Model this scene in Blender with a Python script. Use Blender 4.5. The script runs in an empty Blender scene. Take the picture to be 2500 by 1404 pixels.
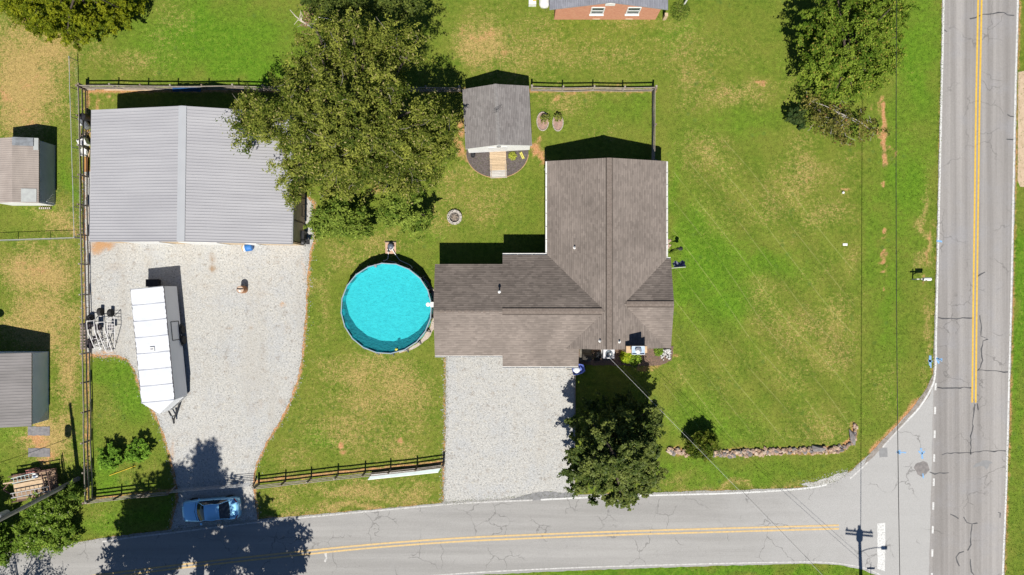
import bpy, bmesh, math, random
import numpy as np
from mathutils import Vector, Matrix

random.seed(7)
rng = np.random.default_rng(7)
R = math.radians
H = 55.5            # drone height in metres
S = 30.0            # photo pixels per metre on the ground
SUN_EL = 57.0
scn = bpy.context.scene
COL = scn.collection

# ------------------------------------------------------------------ camera, sky, sun, exposure
cam = bpy.data.cameras.new('camera')
cam.sensor_width = 36.0
cam.lens = 36.0 * H / (2500 / S)
cam.clip_end = 2000
cam_o = bpy.data.objects.new('camera', cam)
cam_o.location = (0, 0, H)
COL.objects.link(cam_o)
scn.camera = cam_o

world = bpy.data.worlds.new('World')
scn.world = world
world.use_nodes = True
wn = world.node_tree
sky = wn.nodes.new('ShaderNodeTexSky')
sky.sky_type = 'NISHITA'
sky.sun_disc = False
sky.sun_elevation = R(SUN_EL)
sky.sun_rotation = R(180)
sky.air_density = 0.8
sky.dust_density = 0.1
sky.ozone_density = 6.0
bg = wn.nodes['Background']
wn.links.new(sky.outputs[0], bg.inputs[0])
bg.inputs[1].default_value = 0.06

sun = bpy.data.lights.new('sun', 'SUN')
sun.energy = 5.0
sun.angle = R(0.5)
sun.color = (1.0, 0.955, 0.88)
sun_o = bpy.data.objects.new('sun', sun)
sun_o.rotation_euler = (R(90 - SUN_EL), 0, R(-1.5))
sun_o.location = (0, -40, 60)
COL.objects.link(sun_o)

scn.view_settings.view_transform = 'Standard'
scn.view_settings.look = 'None'
scn.view_settings.gamma = 1
scn.view_settings.exposure = 0.3
scn.view_settings.use_curve_mapping = False
scn.cycles.max_bounces = 6
scn.cycles.diffuse_bounces = 1
scn.cycles.transparent_max_bounces = 12
scn.cycles.use_denoising = True

# ------------------------------------------------------------------ helpers
def P(px, py, z=0.0):
    """world point at height z that stands where photo pixel px, py shows it"""
    k = (H - z) / H / S
    return Vector(((px - 1250) * k, (702 - py) * k, z))

def P2(px, py, z=0.0):
    p = P(px, py, z)
    return (p.x, p.y)

MATS = {}
def mat(name, c1, c2=None, scale=3.0, rough=0.8, bump=0.0, bscale=None, metal=0.0, spec=0.3,
        detail=4.0, stretch=(1, 1, 1), coat=0.0, attr=False, lo=0.35, hi=0.65, world_pos=False):
    if name in MATS:
        return MATS[name]
    m = bpy.data.materials.new(name)
    m.use_nodes = True
    nt = m.node_tree
    b = nt.nodes['Principled BSDF']
    b.inputs['Roughness'].default_value = rough
    b.inputs['Metallic'].default_value = metal
    b.inputs['Specular IOR Level'].default_value = spec
    b.inputs['Coat Weight'].default_value = coat
    b.inputs['Coat Roughness'].default_value = 0.08
    if c2 is None:
        c2 = tuple(x * 0.8 for x in c1)
    if world_pos:
        tc = nt.nodes.new('ShaderNodeNewGeometry'); src = tc.outputs['Position']
    else:
        tc = nt.nodes.new('ShaderNodeTexCoord'); src = tc.outputs['Object']
    mp = nt.nodes.new('ShaderNodeMapping')
    mp.inputs['Scale'].default_value = stretch
    nt.links.new(src, mp.inputs[0])
    n = nt.nodes.new('ShaderNodeTexNoise')
    n.inputs['Scale'].default_value = scale
    n.inputs['Detail'].default_value = detail
    nt.links.new(mp.outputs[0], n.inputs['Vector'])
    rp = nt.nodes.new('ShaderNodeValToRGB')
    rp.color_ramp.elements[0].position = lo
    rp.color_ramp.elements[1].position = hi
    rp.color_ramp.elements[0].color = (*c2, 1)
    rp.color_ramp.elements[1].color = (*c1, 1)
    nt.links.new(n.outputs[0], rp.inputs[0])
    out = rp.outputs[0]
    if attr:
        at = nt.nodes.new('ShaderNodeAttribute'); at.attribute_name = 'Col'
        mx = nt.nodes.new('ShaderNodeMix'); mx.data_type = 'RGBA'; mx.blend_type = 'MULTIPLY'
        mx.inputs[0].default_value = 1.0
        nt.links.new(out, mx.inputs[6]); nt.links.new(at.outputs[0], mx.inputs[7])
        out = mx.outputs[2]
    nt.links.new(out, b.inputs['Base Color'])
    if bump:
        n2 = nt.nodes.new('ShaderNodeTexNoise')
        n2.inputs['Scale'].default_value = bscale or scale * 4
        n2.inputs['Detail'].default_value = 3
        nt.links.new(mp.outputs[0], n2.inputs['Vector'])
        bp = nt.nodes.new('ShaderNodeBump')
        bp.inputs['Strength'].default_value = bump
        bp.inputs['Distance'].default_value = 0.03
        nt.links.new(n2.outputs[0], bp.inputs['Height'])
        nt.links.new(bp.outputs[0], b.inputs['Normal'])
    MATS[name] = m
    return m

LABELS = {}
def tag(o, label=None, cat=None, group=None, kind=None):
    if label is not None:
        if label in LABELS and (group is None or LABELS[label] != group):
            print('DUPLICATE LABEL', label)
        LABELS[label] = group
        o['label'] = label
    if cat is not None: o['category'] = cat
    if group is not None: o['group'] = group
    if kind is not None: o['kind'] = kind
    return o

def thing(name, label, cat, loc=(0, 0, 0), rz=0.0, group=None):
    o = bpy.data.objects.new(name, None)
    o.empty_display_size = 0.3
    o.location = (loc[0], loc[1], loc[2] if len(loc) > 2 else 0.0)
    o.rotation_euler = (0, 0, rz)
    COL.objects.link(o)
    return tag(o, label, cat, group)

def root_loc(p):
    v = Vector((0, 0, 0))
    while p is not None:
        v = v + Vector(p.location); p = p.parent
    return v

class MB:
    """collects shapes, then links them as one mesh object"""
    def __init__(s):
        s.v = []; s.f = []; s.col = None
    def poly(s, pts):
        n = len(s.v); s.v += [tuple(p) for p in pts]; s.f.append(tuple(range(n, n + len(pts)))); return s
    def box(s, x0, x1, y0, y1, z0, z1):
        n = len(s.v)
        s.v += [(x0, y0, z0), (x1, y0, z0), (x1, y1, z0), (x0, y1, z0), (x0, y0, z1), (x1, y0, z1), (x1, y1, z1), (x0, y1, z1)]
        s.f += [(n+3, n+2, n+1, n), (n+4, n+5, n+6, n+7), (n, n+1, n+5, n+4), (n+1, n+2, n+6, n+5), (n+2, n+3, n+7, n+6), (n+3, n, n+4, n+7)]
        return s
    def bar(s, a, b, w, h, up=(0, 0, 1)):
        """a beam from a to b, w wide and h high, axis in its middle"""
        a = Vector(a); b = Vector(b); d = (b - a).normalized(); up = Vector(up)
        if abs(d.dot(up)) > 0.98: up = Vector((0, 1, 0))
        sd = d.cross(up).normalized(); u = sd.cross(d).normalized()
        n = len(s.v)
        for c in (a, b):
            for (i, j) in ((-1, -1), (1, -1), (1, 1), (-1, 1)):
                s.v.append(tuple(c + sd * (i * w / 2) + u * (j * h / 2)))
        s.f += [(n, n+1, n+2, n+3), (n+7, n+6, n+5, n+4), (n, n+4, n+5, n+1), (n+1, n+5, n+6, n+2), (n+2, n+6, n+7, n+3), (n+3, n+7, n+4, n)]
        return s
    def prism(s, pts, z0, z1):
        """vertical prism over a polygon; z0, z1 numbers or per-point lists"""
        k = len(pts); n = len(s.v)
        a = sum(pts[i][0] * pts[(i+1) % k][1] - pts[(i+1) % k][0] * pts[i][1] for i in range(k))
        if a < 0:
            pts = pts[::-1]
            if not isinstance(z0, (int, float)): z0 = z0[::-1]
            if not isinstance(z1, (int, float)): z1 = z1[::-1]
        g = lambda z, i: z if isinstance(z, (int, float)) else z[i]
        s.v += [(p[0], p[1], g(z0, i)) for i, p in enumerate(pts)] + [(p[0], p[1], g(z1, i)) for i, p in enumerate(pts)]
        s.f.append(tuple(n + i for i in range(k))[::-1]); s.f.append(tuple(n + k + i for i in range(k)))
        for i in range(k):
            j = (i + 1) % k
            s.f.append((n + i, n + j, n + k + j, n + k + i))
        return s
    def tube(s, pts, r, seg=6, cap=True):
        pts = [Vector(p) for p in pts]; m = len(pts)
        rs = r if isinstance(r, (list, tuple)) else [r] * m
        n = len(s.v); prev = None
        for i, p in enumerate(pts):
            d = (pts[min(i+1, m-1)] - pts[max(i-1, 0)])
            if d.length < 1e-9: d = Vector((0, 0, 1))
            d.normalize()
            if prev is None:
                up = Vector((0, 0, 1)) if abs(d.z) < 0.9 else Vector((1, 0, 0))
                sd = d.cross(up).normalized()
            else:
                sd = (prev - d * prev.dot(d))
                sd = sd.normalized() if sd.length > 1e-6 else d.orthogonal().normalized()
            prev = sd; u = sd.cross(d)
            for j in range(seg):
                a = 2 * math.pi * j / seg
                s.v.append(tuple(p + (sd * math.cos(a) + u * math.sin(a)) * rs[i]))
        for i in range(m - 1):
            for j in range(seg):
                k = (j + 1) % seg
                s.f.append((n + i*seg + j, n + i*seg + k, n + (i+1)*seg + k, n + (i+1)*seg + j))
        if cap:
            s.f.append(tuple(n + j for j in range(seg))[::-1]); s.f.append(tuple(n + (m-1)*seg + j for j in range(seg)))
        return s
    def lathe(s, prof, c=(0, 0, 0), seg=16, axis='z', cap=True):
        """prof: (radius, height) pairs"""
        n = len(s.v); m = len(prof)
        for (r, h) in prof:
            for j in range(seg):
                a = 2 * math.pi * j / seg; x = r * math.cos(a); y = r * math.sin(a)
                p = (x, y, h) if axis == 'z' else ((h, x, y) if axis == 'x' else (y, h, x))
                s.v.append((c[0] + p[0], c[1] + p[1], c[2] + p[2]))
        for i in range(m - 1):
            for j in range(seg):
                k = (j + 1) % seg
                s.f.append((n + i*seg + j, n + i*seg + k, n + (i+1)*seg + k, n + (i+1)*seg + j))
        if cap:
            s.f.append(tuple(n + j for j in range(seg))[::-1]); s.f.append(tuple(n + (m-1)*seg + j for j in range(seg)))
        return s
    def grid(s, rows):
        n = len(s.v); h = len(rows); w = len(rows[0])
        for r in rows: s.v += [tuple(p) for p in r]
        for i in range(h - 1):
            for j in range(w - 1):
                s.f.append((n + i*w + j, n + i*w + j + 1, n + (i+1)*w + j + 1, n + (i+1)*w + j))
        return s
    def xform(s, M):
        s.v = [tuple(M @ Vector(p)) for p in s.v]; return s
    def build(s, name, m, parent=None, world=False, smooth=False, loc=None):
        me = bpy.data.meshes.new(name)
        o = bpy.data.objects.new(name, me)
        v = np.array(s.v, dtype=float).reshape(-1, 3)
        if parent is None:
            if loc is None:
                loc = Vector(((v[:, 0].min() + v[:, 0].max()) / 2, (v[:, 1].min() + v[:, 1].max()) / 2, v[:, 2].min()))
            o.location = loc; v = v - np.array(loc)
        else:
            o.parent = parent
            if world: v = v - np.array(root_loc(parent))
        me.from_pydata(v.tolist(), [], s.f)
        if s.col is not None:
            a = me.color_attributes.new('Col', 'FLOAT_COLOR', 'POINT')
            a.data.foreach_set('color', np.array(s.col, dtype=np.float32).ravel())
        if smooth:
            me.polygons.foreach_set('use_smooth', [True] * len(me.polygons))
        me.materials.append(m)
        me.update()
        COL.objects.link(o)
        return o

def bevel(o, w=0.02, seg=2):
    md = o.modifiers.new('bevel', 'BEVEL'); md.width = w; md.segments = seg; md.limit_method = 'ANGLE'
    return o

def fast_mesh(name, verts, nper, m, cols=None, attrs=None):
    """one mesh out of separate little polygons with nper corners each (numpy)"""
    v = np.asarray(verts, dtype=np.float32).reshape(-1, 3)
    nv = len(v); nf = nv // nper
    me = bpy.data.meshes.new(name)
    me.vertices.add(nv); me.vertices.foreach_set('co', v.ravel())
    me.loops.add(nv); me.loops.foreach_set('vertex_index', np.arange(nv, dtype=np.int32))
    me.polygons.add(nf); me.polygons.foreach_set('loop_start', np.arange(0, nv, nper, dtype=np.int32))
    if cols is not None:
        a = me.color_attributes.new('Col', 'FLOAT_COLOR', 'POINT')
        c = np.ones((nv, 4), dtype=np.float32); c[:, :3] = cols
        a.data.foreach_set('color', c.ravel())
    for k, val in (attrs or {}).items():
        a = me.attributes.new(k, 'FLOAT', 'POINT'); a.data.foreach_set('value', np.asarray(val, dtype=np.float32))
    me.materials.append(m)
    me.update(calc_edges=True)
    return me

def link_mesh(me, name, parent=None, loc=(0, 0, 0)):
    o = bpy.data.objects.new(name, me); o.location = loc
    if parent is not None: o.parent = parent
    COL.objects.link(o); return o

# value noise (numpy) for the ground masks
def vnoise(x, y, seed=0):
    r = np.random.default_rng(seed); T = r.random((256, 256))
    xi = np.floor(x).astype(int); yi = np.floor(y).astype(int)
    fx = x - xi; fy = y - yi; fx = fx * fx * (3 - 2 * fx); fy = fy * fy * (3 - 2 * fy)
    g = lambda a, b: T[a % 256, b % 256]
    return (g(xi, yi) * (1 - fx) + g(xi + 1, yi) * fx) * (1 - fy) + (g(xi, yi + 1) * (1 - fx) + g(xi + 1, yi + 1) * fx) * fy

def fbm(x, y, seed=0, octs=4):
    t = 0; a = 0.5; s = 0
    for i in range(octs):
        t = t + a * vnoise(x * 2**i, y * 2**i, seed + i); s += a; a *= 0.55
    return t / s

def seg_dist(X, Y, pts):
    d = np.full(X.shape, 1e9)
    for (ax, ay), (bx, by) in zip(pts[:-1], pts[1:]):
        L = (bx - ax)**2 + (by - ay)**2 + 1e-9
        t = np.clip(((X - ax) * (bx - ax) + (Y - ay) * (by - ay)) / L, 0, 1)
        d = np.minimum(d, np.hypot(X - ax - t * (bx - ax), Y - ay - t * (by - ay)))
    return d

def inside(X, Y, pts):
    r = np.zeros(X.shape, bool); k = len(pts)
    for i in range(k):
        x0, y0 = pts[i]; x1, y1 = pts[(i + 1) % k]
        c = ((y0 > Y) != (y1 > Y)) & (X < (x1 - x0) * (Y - y0) / (y1 - y0 + 1e-12) + x0)
        r ^= c
    return r

def dense(pts, step=0.35, jit=0.0, closed=True, seed=1):
    """resample a polyline with a little wobble, so edges are not ruler straight"""
    rr = random.Random(seed); out = []
    k = len(pts); rng_ = range(k if closed else k - 1)
    for i in rng_:
        a = Vector(pts[i]); b = Vector(pts[(i + 1) % k]); n = max(1, int((b - a).length / step))
        nrm = Vector((-(b - a).y, (b - a).x)).normalized() if (b - a).length > 1e-6 else Vector((0, 0))
        for j in range(n):
            p = a.lerp(b, j / n)
            if jit: p = p + nrm * rr.uniform(-jit, jit)
            out.append((p.x, p.y))
    if not closed: out.append(tuple(pts[-1]))
    return out

def smooth_line(pts, n=6):
    """Catmull-Rom through the points"""
    out = []; k = len(pts)
    V = [Vector(p) for p in pts]
    for i in range(k - 1):
        p0 = V[max(i-1, 0)]; p1 = V[i]; p2 = V[i+1]; p3 = V[min(i+2, k-1)]
        for j in range(n):
            t = j / n
            out.append(tuple(0.5 * ((2*p1) + (p2-p0)*t + (2*p0-5*p1+4*p2-p3)*t*t + (3*p1-p0-3*p2+p3)*t*t*t)))
    out.append(tuple(V[-1])); return out

def sheet(name, pts, z, m, parent=None, cell=None, kind='structure', attrs=None):
    """flat sheet over a polygon at height z; cell cuts it into a grid so masks can sit on it"""
    bm = bmesh.new()
    vs = [bm.verts.new((p[0], p[1], 0)) for p in pts]
    f = bm.faces.new(vs)
    if f.normal.z < 0: f.normal_flip()
    bm.normal_update()
    if bm.faces[0:] and bm.faces[0:][0].normal.z < 0: bmesh.ops.reverse_faces(bm, faces=bm.faces[:])
    bmesh.ops.triangulate(bm, faces=bm.faces[:])
    if cell:
        xs = [p[0] for p in pts]; ys = [p[1] for p in pts]
        x = min(xs) + cell
        while x < max(xs):
            bmesh.ops.bisect_plane(bm, geom=bm.verts[:] + bm.edges[:] + bm.faces[:], plane_co=(x, 0, 0), plane_no=(1, 0, 0)); x += cell
        y = min(ys) + cell
        while y < max(ys):
            bmesh.ops.bisect_plane(bm, geom=bm.verts[:] + bm.edges[:] + bm.faces[:], plane_co=(0, y, 0), plane_no=(0, 1, 0)); y += cell
    me = bpy.data.meshes.new(name); bm.to_mesh(me); bm.free()
    me.materials.append(m)
    if attrs:
        co = np.zeros(len(me.vertices) * 3); me.vertices.foreach_get('co', co); co = co.reshape(-1, 3)
        for k, fn in attrs.items():
            a = me.attributes.new(k, 'FLOAT', 'POINT'); a.data.foreach_set('value', fn(co[:, 0], co[:, 1]).astype(np.float32))
    o = bpy.data.objects.new(name, me); o.location = (0, 0, z); COL.objects.link(o)
    if parent is not None: o.parent = parent
    if kind and parent is None: o['kind'] = kind
    return o

def ribbon(name, pts, w, z, m, parent=None, wj=0.0, seed=0):
    """flat painted line along a polyline"""
    rr = random.Random(seed); b = MB(); V = [Vector((p[0], p[1])) for p in pts]; rows = []
    for i, p in enumerate(V):
        d = (V[min(i+1, len(V)-1)] - V[max(i-1, 0)]).normalized(); nrm = Vector((-d.y, d.x))
        ww = w * (1 + rr.uniform(-wj, wj))
        a = p - nrm * ww / 2; c = p + nrm * ww / 2
        rows.append([(c.x, c.y, 0), (a.x, a.y, 0)])
    b.grid(rows)
    o = b.build(name, m, parent, loc=(0, 0, z))
    o.location = (0, 0, z)
    return o

def px_line(pts, z=0): return [P2(x, y, z) for x, y in pts]

# ------------------------------------------------------------------ outlines taken on the ground (photo pixels -> metres)
YARD = px_line([(207,420),(209,585),(210,640),(211,740),(213,862),(250,868),(290,866),(315,880),(330,905),(345,950),(365,985),(385,1022),(402,1065),
                (415,1110),(426,1150),(432,1185),(436,1215),(427,1250),(418,1292),(520,1281),(628,1268),(620,1215),(616,1180),(625,1130),(650,1080),(680,1030),
                (705,985),(725,930),(735,880),(741,820),(746,760),(749,700),(752,650),(757,610),(765,585),(767,540),(763,495),(748,480),(700,480),(300,420)])
DRIVE = px_line([(1090,840),(1088,950),(1088,1060),(1085,1140),(1083,1230),(1170,1222),(1250,1218),(1300,1204),(1345,1200),(1403,1206),(1403,1100),(1404,1000),(1405,910),(1412,880),(1412,820)])
ROAD_TOP = [(-900,1480),(-300,1392),(0,1350),(130,1335),(250,1313),(430,1291),(620,1268),(840,1250),(1085,1227),(1300,1212),(1600,1202),(1800,1196),(1930,1192),(1985,1187),
            (2030,1176),(2080,1148),(2130,1100),(2190,1040),(2250,970),(2276,925),(2281,880)]
SIDE = px_line(ROAD_TOP + [(2281,800),(2300,800),(2300,1900),(2225,1900),(2215,1500),(2190,1445),(2150,1410),(2110,1392),(2060,1381),(1990,1376),(1800,1380),(1600,1386),(1400,1393),(1140,1405),(640,1452),(0,1540),(-900,1690)])
MAINL = [(2306,-600),(2300,0),(2296,200),(2291,420),(2285,650),(2281,800),(2279,900),(2275,1100),(2268,1404),(2258,1900)]
MAINR = [(2500,-600),(2488,0),(2481,300),(2475,600),(2469,850),(2462,1100),(2452,1404),(2440,1900)]
MAIN = px_line(MAINL + MAINR[::-1])

# ------------------------------------------------------------------ ground: one sheet, fine where the photo looks, coarse to the horizon
fx = np.arange(-46, 46.01, 0.25); fy = np.arange(-29, 29.01, 0.25)
xs = np.concatenate([[-900, -400, -200, -100, -65, -52], fx, [52, 65, 100, 200, 400, 900]])
ys = np.concatenate([[-900, -400, -200, -100, -60, -38], fy, [38, 60, 100, 200, 400, 900]])
GX, GY = np.meshgrid(xs, ys)

def paint(X, Y):
    """dry, dirt and lush masks of the turf at world X, Y"""
    wx = X + (fbm(X * 0.55, Y * 0.55, 11) - 0.5) * 3.2; wy = Y + (fbm(X * 0.55, Y * 0.55, 21) - 0.5) * 3.2
    def blob(lst, dryk=False):
        m = np.zeros(X.shape)
        for (px, py, rx, ry, st) in lst:
            c = P(px, py)
            d = ((wx - c.x) / (rx / S))**2 + ((wy - c.y) / (ry / S))**2
            if dryk and 1640 < px < 2110 and 180 < py < 1090: st = st * .55
            elif dryk and px > 690: st = st * .82
            m = np.maximum(m, st * np.exp(-d * 0.9))
        return m
    dry = blob([(60,180,110,150,1),(120,120,80,70,.9),(90,660,110,60,.9),(100,790,110,90,.85),(150,540,50,45,.6),(160,900,40,120,.8),(110,1080,75,50,1),(170,1060,25,110,.7),
                (1180,110,90,60,.85),(1300,140,150,70,.6),(1480,140,200,60,.5),(1250,70,150,60,.5),(1650,110,200,60,.45),(1560,60,160,30,.5),(300,150,110,40,.55),(420,40,60,50,.4),
                (1790,235,110,35,.95),(1680,200,60,60,.6),(1715,370,90,40,.8),(1760,430,60,30,.6),(1990,430,110,60,.95),(1950,380,60,60,.6),(1900,490,110,50,.7),(2020,520,90,50,.8),
                (1960,570,90,40,.5),(1720,530,80,40,.5),(2070,640,25,60,.7),(2000,660,70,50,.5),(1870,730,60,50,.5),(1940,800,120,70,.75),(2050,790,50,90,.8),(2030,880,70,60,.8),
                (1900,900,120,60,.55),(2020,1040,90,60,.8),(1800,1010,160,60,.45),(1700,990,80,50,.35),(1930,1070,120,25,.7),(1650,930,50,40,.4),
                (900,900,160,50,.85),(880,980,180,70,.7),(980,940,90,80,.75),(850,1040,150,70,.65),(950,1100,140,50,.7),(720,1110,80,50,.5),(1000,1020,90,60,.5),(790,700,30,150,.5),
                (780,900,60,80,.45),(850,1190,200,30,.7),(1000,1200,90,30,.6),(700,1200,60,30,.6),(960,590,110,40,.6),(830,620,60,40,.5),(1150,480,100,80,.55),(1050,560,70,50,.5),
                (1200,520,60,40,.4),(1130,430,60,40,.6),(1400,240,90,40,.5),(1480,310,50,30,.4),(2260,560,14,120,.8),(2270,830,16,90,.8),(1800,1185,260,14,.8),
                (900,1245,260,14,.9),(700,1255,120,14,.9),(250,560,60,20,.5),(330,1180,60,30,.3),(260,1010,50,60,.3),(240,1250,60,30,.3),(2160,950,60,80,.4)], True)
    dirt = blob([(75,195,55,22,.6),(30,240,40,30,.7),(90,280,50,20,.6),(75,1080,60,28,.85),(120,1120,45,20,.8),(70,650,40,18,.65),(40,690,60,10,.4),(165,560,18,25,.6),
                 (1180,90,35,20,.7),(1235,125,28,22,.7),(1140,80,22,14,.6),(1315,370,24,22,.95),(1300,358,20,12,1),(1330,385,12,18,.8),(1130,340,20,90,.9),(905,470,30,26,.9),
                 (1870,222,32,14,.85),(1780,232,22,14,.7),(2055,455,22,12,.8),(1955,432,30,10,.6),(1950,250,30,18,.6),(832,1088,14,12,.95),(976,1075,9,10,.8),(1105,545,30,24,.6),
                 (1395,225,110,7,.8),(1500,222,90,6,.6),(240,232,70,8,.9),(222,300,9,90,.9),(2158,620,8,12,.9),(2158,570,6,10,.8),(2158,655,7,10,.8),(2160,350,8,60,.85),
                 (2158,450,6,18,.8),(2158,270,8,40,.9),(2160,710,5,8,.7),(90,505,40,10,.7),(70,1310,26,18,.9),(120,1250,20,14,.6),(2030,1000,35,12,.5),(2190,1035,16,28,.6),(2250,600,9,90,.5),
                 (640,250,300,12,.5),(1050,520,40,40,.5),(860,560,60,30,.5),(1580,880,60,18,.8),(1640,880,12,12,.8)])
    def near(pts, w, st):
        d = seg_dist(X, Y, pts); n = fbm(X * 1.7, Y * 1.7, 31)
        return st * np.clip(1 - d / (w * (0.35 + 1.3 * n)), 0, 1)
    dirt = np.maximum(dirt, near(YARD[:38] + [YARD[0]], 0.5, 1.1))
    dirt = np.maximum(dirt, near(DRIVE[:6], 0.42, 1.0))
    dirt = np.maximum(dirt, near(px_line([(213,210),(213,1228)]), 0.55, .9))
    dirt = np.maximum(dirt, near(px_line([(620,1175),(1083,1128)]), 0.42, 1.0))
    dirt = np.maximum(dirt, near(px_line([(216,1218),(430,1196)]), 0.42, .9))
    dirt = np.maximum(dirt, near(px_line([(205,222),(1600,220)]), 0.5, .9))
    dirt = np.maximum(dirt, near(px_line([(1594,215),(1594,400)]), 0.3, .9))
    dirt = np.maximum(dirt, near(px_line(ROAD_TOP[2:]), 0.35, .75))
    dirt = np.maximum(dirt, near(px_line([(2130,1100),(2190,1040),(2240,980)]), 0.7, 1.0))
    dirt = np.maximum(dirt, near(px_line(MAINL[1:7]), 0.3, .7))
    dirt = np.maximum(dirt, near(px_line(MAINR[1:7]), 0.5, .9))
    dirt = np.maximum(dirt, near(px_line([(1640,1100),(1760,1106),(1950,1101),(2050,1096),(2082,1075),(2086,1040)]), 0.75, 1.0))
    dirt = np.maximum(dirt, near(px_line([(2275,540),(2262,640),(2252,700)]), 0.3, .8))
    dirt = np.maximum(dirt, near(px_line([(1300,355),(1333,395)]), 0.6, 1.0))
    dirt = np.maximum(dirt, near(px_line([(1335,400),(1335,620)]), 0.3, .5))
    dirt = np.maximum(dirt, near(px_line([(2157,250),(2159,330),(2160,405)]), 0.42, 1.15))
    for (qx, qy, qw) in ((2157,452,.28),(2158,566,.3),(2160,612,.34),(2158,640,.26),(2160,705,.2),(832,1088,.5),(976,1075,.35),(690,745,.3)):
        dirt = np.maximum(dirt, near(px_line([(qx,qy-3),(qx,qy+3)]), qw, 1.2))
    a = np.linspace(0, 2 * math.pi, 40); c = P(950, 752)
    dirt = np.maximum(dirt, near([(c.x + 3.75 * math.cos(t), c.y + 3.75 * math.sin(t)) for t in a], 0.35, .8))
    lush = blob([(520,90,200,90,1),(600,170,130,40,1),(420,150,110,30,.7),(2240,150,60,200,.8),(2210,450,70,200,.75),(2130,600,40,250,.5),(1760,300,120,60,.45),(1700,560,100,60,.75),
                 (1740,640,130,100,.85),(1760,740,120,70,.8),(1680,700,60,80,.8),(1830,300,120,50,.5),(1880,650,120,40,.7),(1700,1000,110,60,.6),(1750,1040,120,40,.6),(2170,750,40,200,.6),
                 (2180,950,50,70,.5),(340,960,80,90,.75),(300,900,90,50,.7),(260,1180,60,40,.7),(350,1250,90,30,.7),(250,1280,90,30,.6),(1750,1150,260,30,.6),(1700,1400,500,20,1),
                 (2480,700,20,500,.9),(1650,450,25,120,.6),(160,450,20,80,.7),(1660,80,60,40,.6),(1880,160,100,50,.35),(900,620,50,30,.35),(1070,590,40,50,.5),(780,1065,60,14,.7),
                 (770,1180,60,20,.5),(1040,1180,60,20,.4),(1480,270,120,40,.4),(1560,260,40,60,.5),(780,760,20,100,.4),(40,1060,60,20,.6),(60,380,200,30,.2),(2100,1000,60,80,.35),(1660,600,50,80,.5)])
    w = fbm(X * 0.35, Y * 0.35, 41)
    dry = np.clip(dry + 0.5 * (w - 0.5) + 0.05, 0, 1)
    return dry, np.clip(dirt, 0, 1), np.clip(lush, 0, 1)

def mow(X, Y):
    """thin pale lines the mower left on the open lawn"""
    t = np.zeros(X.shape)
    c = P(1640, 640)
    u = ((X - c.x) * 0.785 + (Y - c.y) * 0.62)
    m = inside(X, Y, px_line([(1640,420),(1780,330),(2090,600),(2090,1080),(1640,1085),(1600,960),(1650,900)]))
    return m.astype(float), u

GD, GT, GL = paint(GX, GY)
GM, GU = mow(GX, GY)
# ------------------------------------------------------------------ turf material
def N(nt, t, **kw):
    n = nt.nodes.new(t)
    for k, v in kw.items():
        setattr(n, k, v)
    return n

def mixc(nt, fac, a, b, blend='MIX'):
    n = nt.nodes.new('ShaderNodeMix'); n.data_type = 'RGBA'; n.blend_type = blend
    for sock, val in ((0, fac), (6, a), (7, b)):
        if isinstance(val, (int, float)): n.inputs[sock].default_value = val
        elif isinstance(val, tuple): n.inputs[sock].default_value = (*val, 1)
        else: nt.links.new(val, n.inputs[sock])
    return n.outputs[2]

def math_(nt, op, a, b=None, c=None):
    n = nt.nodes.new('ShaderNodeMath'); n.operation = op
    for i, v in enumerate((a, b, c)):
        if v is None: continue
        if isinstance(v, (int, float)): n.inputs[i].default_value = v
        else: nt.links.new(v, n.inputs[i])
    return n.outputs[0]

def noise(nt, vec, scale, detail=4, rough=0.55, dist=0.0):
    n = nt.nodes.new('ShaderNodeTexNoise'); n.inputs['Scale'].default_value = scale
    n.inputs['Detail'].default_value = detail; n.inputs['Roughness'].default_value = rough; n.inputs['Distortion'].default_value = dist
    nt.links.new(vec, n.inputs['Vector']); return n.outputs[0]

def ramp(nt, v, lo, hi):
    n = nt.nodes.new('ShaderNodeMapRange'); n.interpolation_type = 'SMOOTHSTEP'
    nt.links.new(v, n.inputs[0]); n.inputs[1].default_value = lo; n.inputs[2].default_value = hi
    return n.outputs[0]

def attr(nt, name):
    n = nt.nodes.new('ShaderNodeAttribute'); n.attribute_name = name; return n.outputs['Fac']

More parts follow.
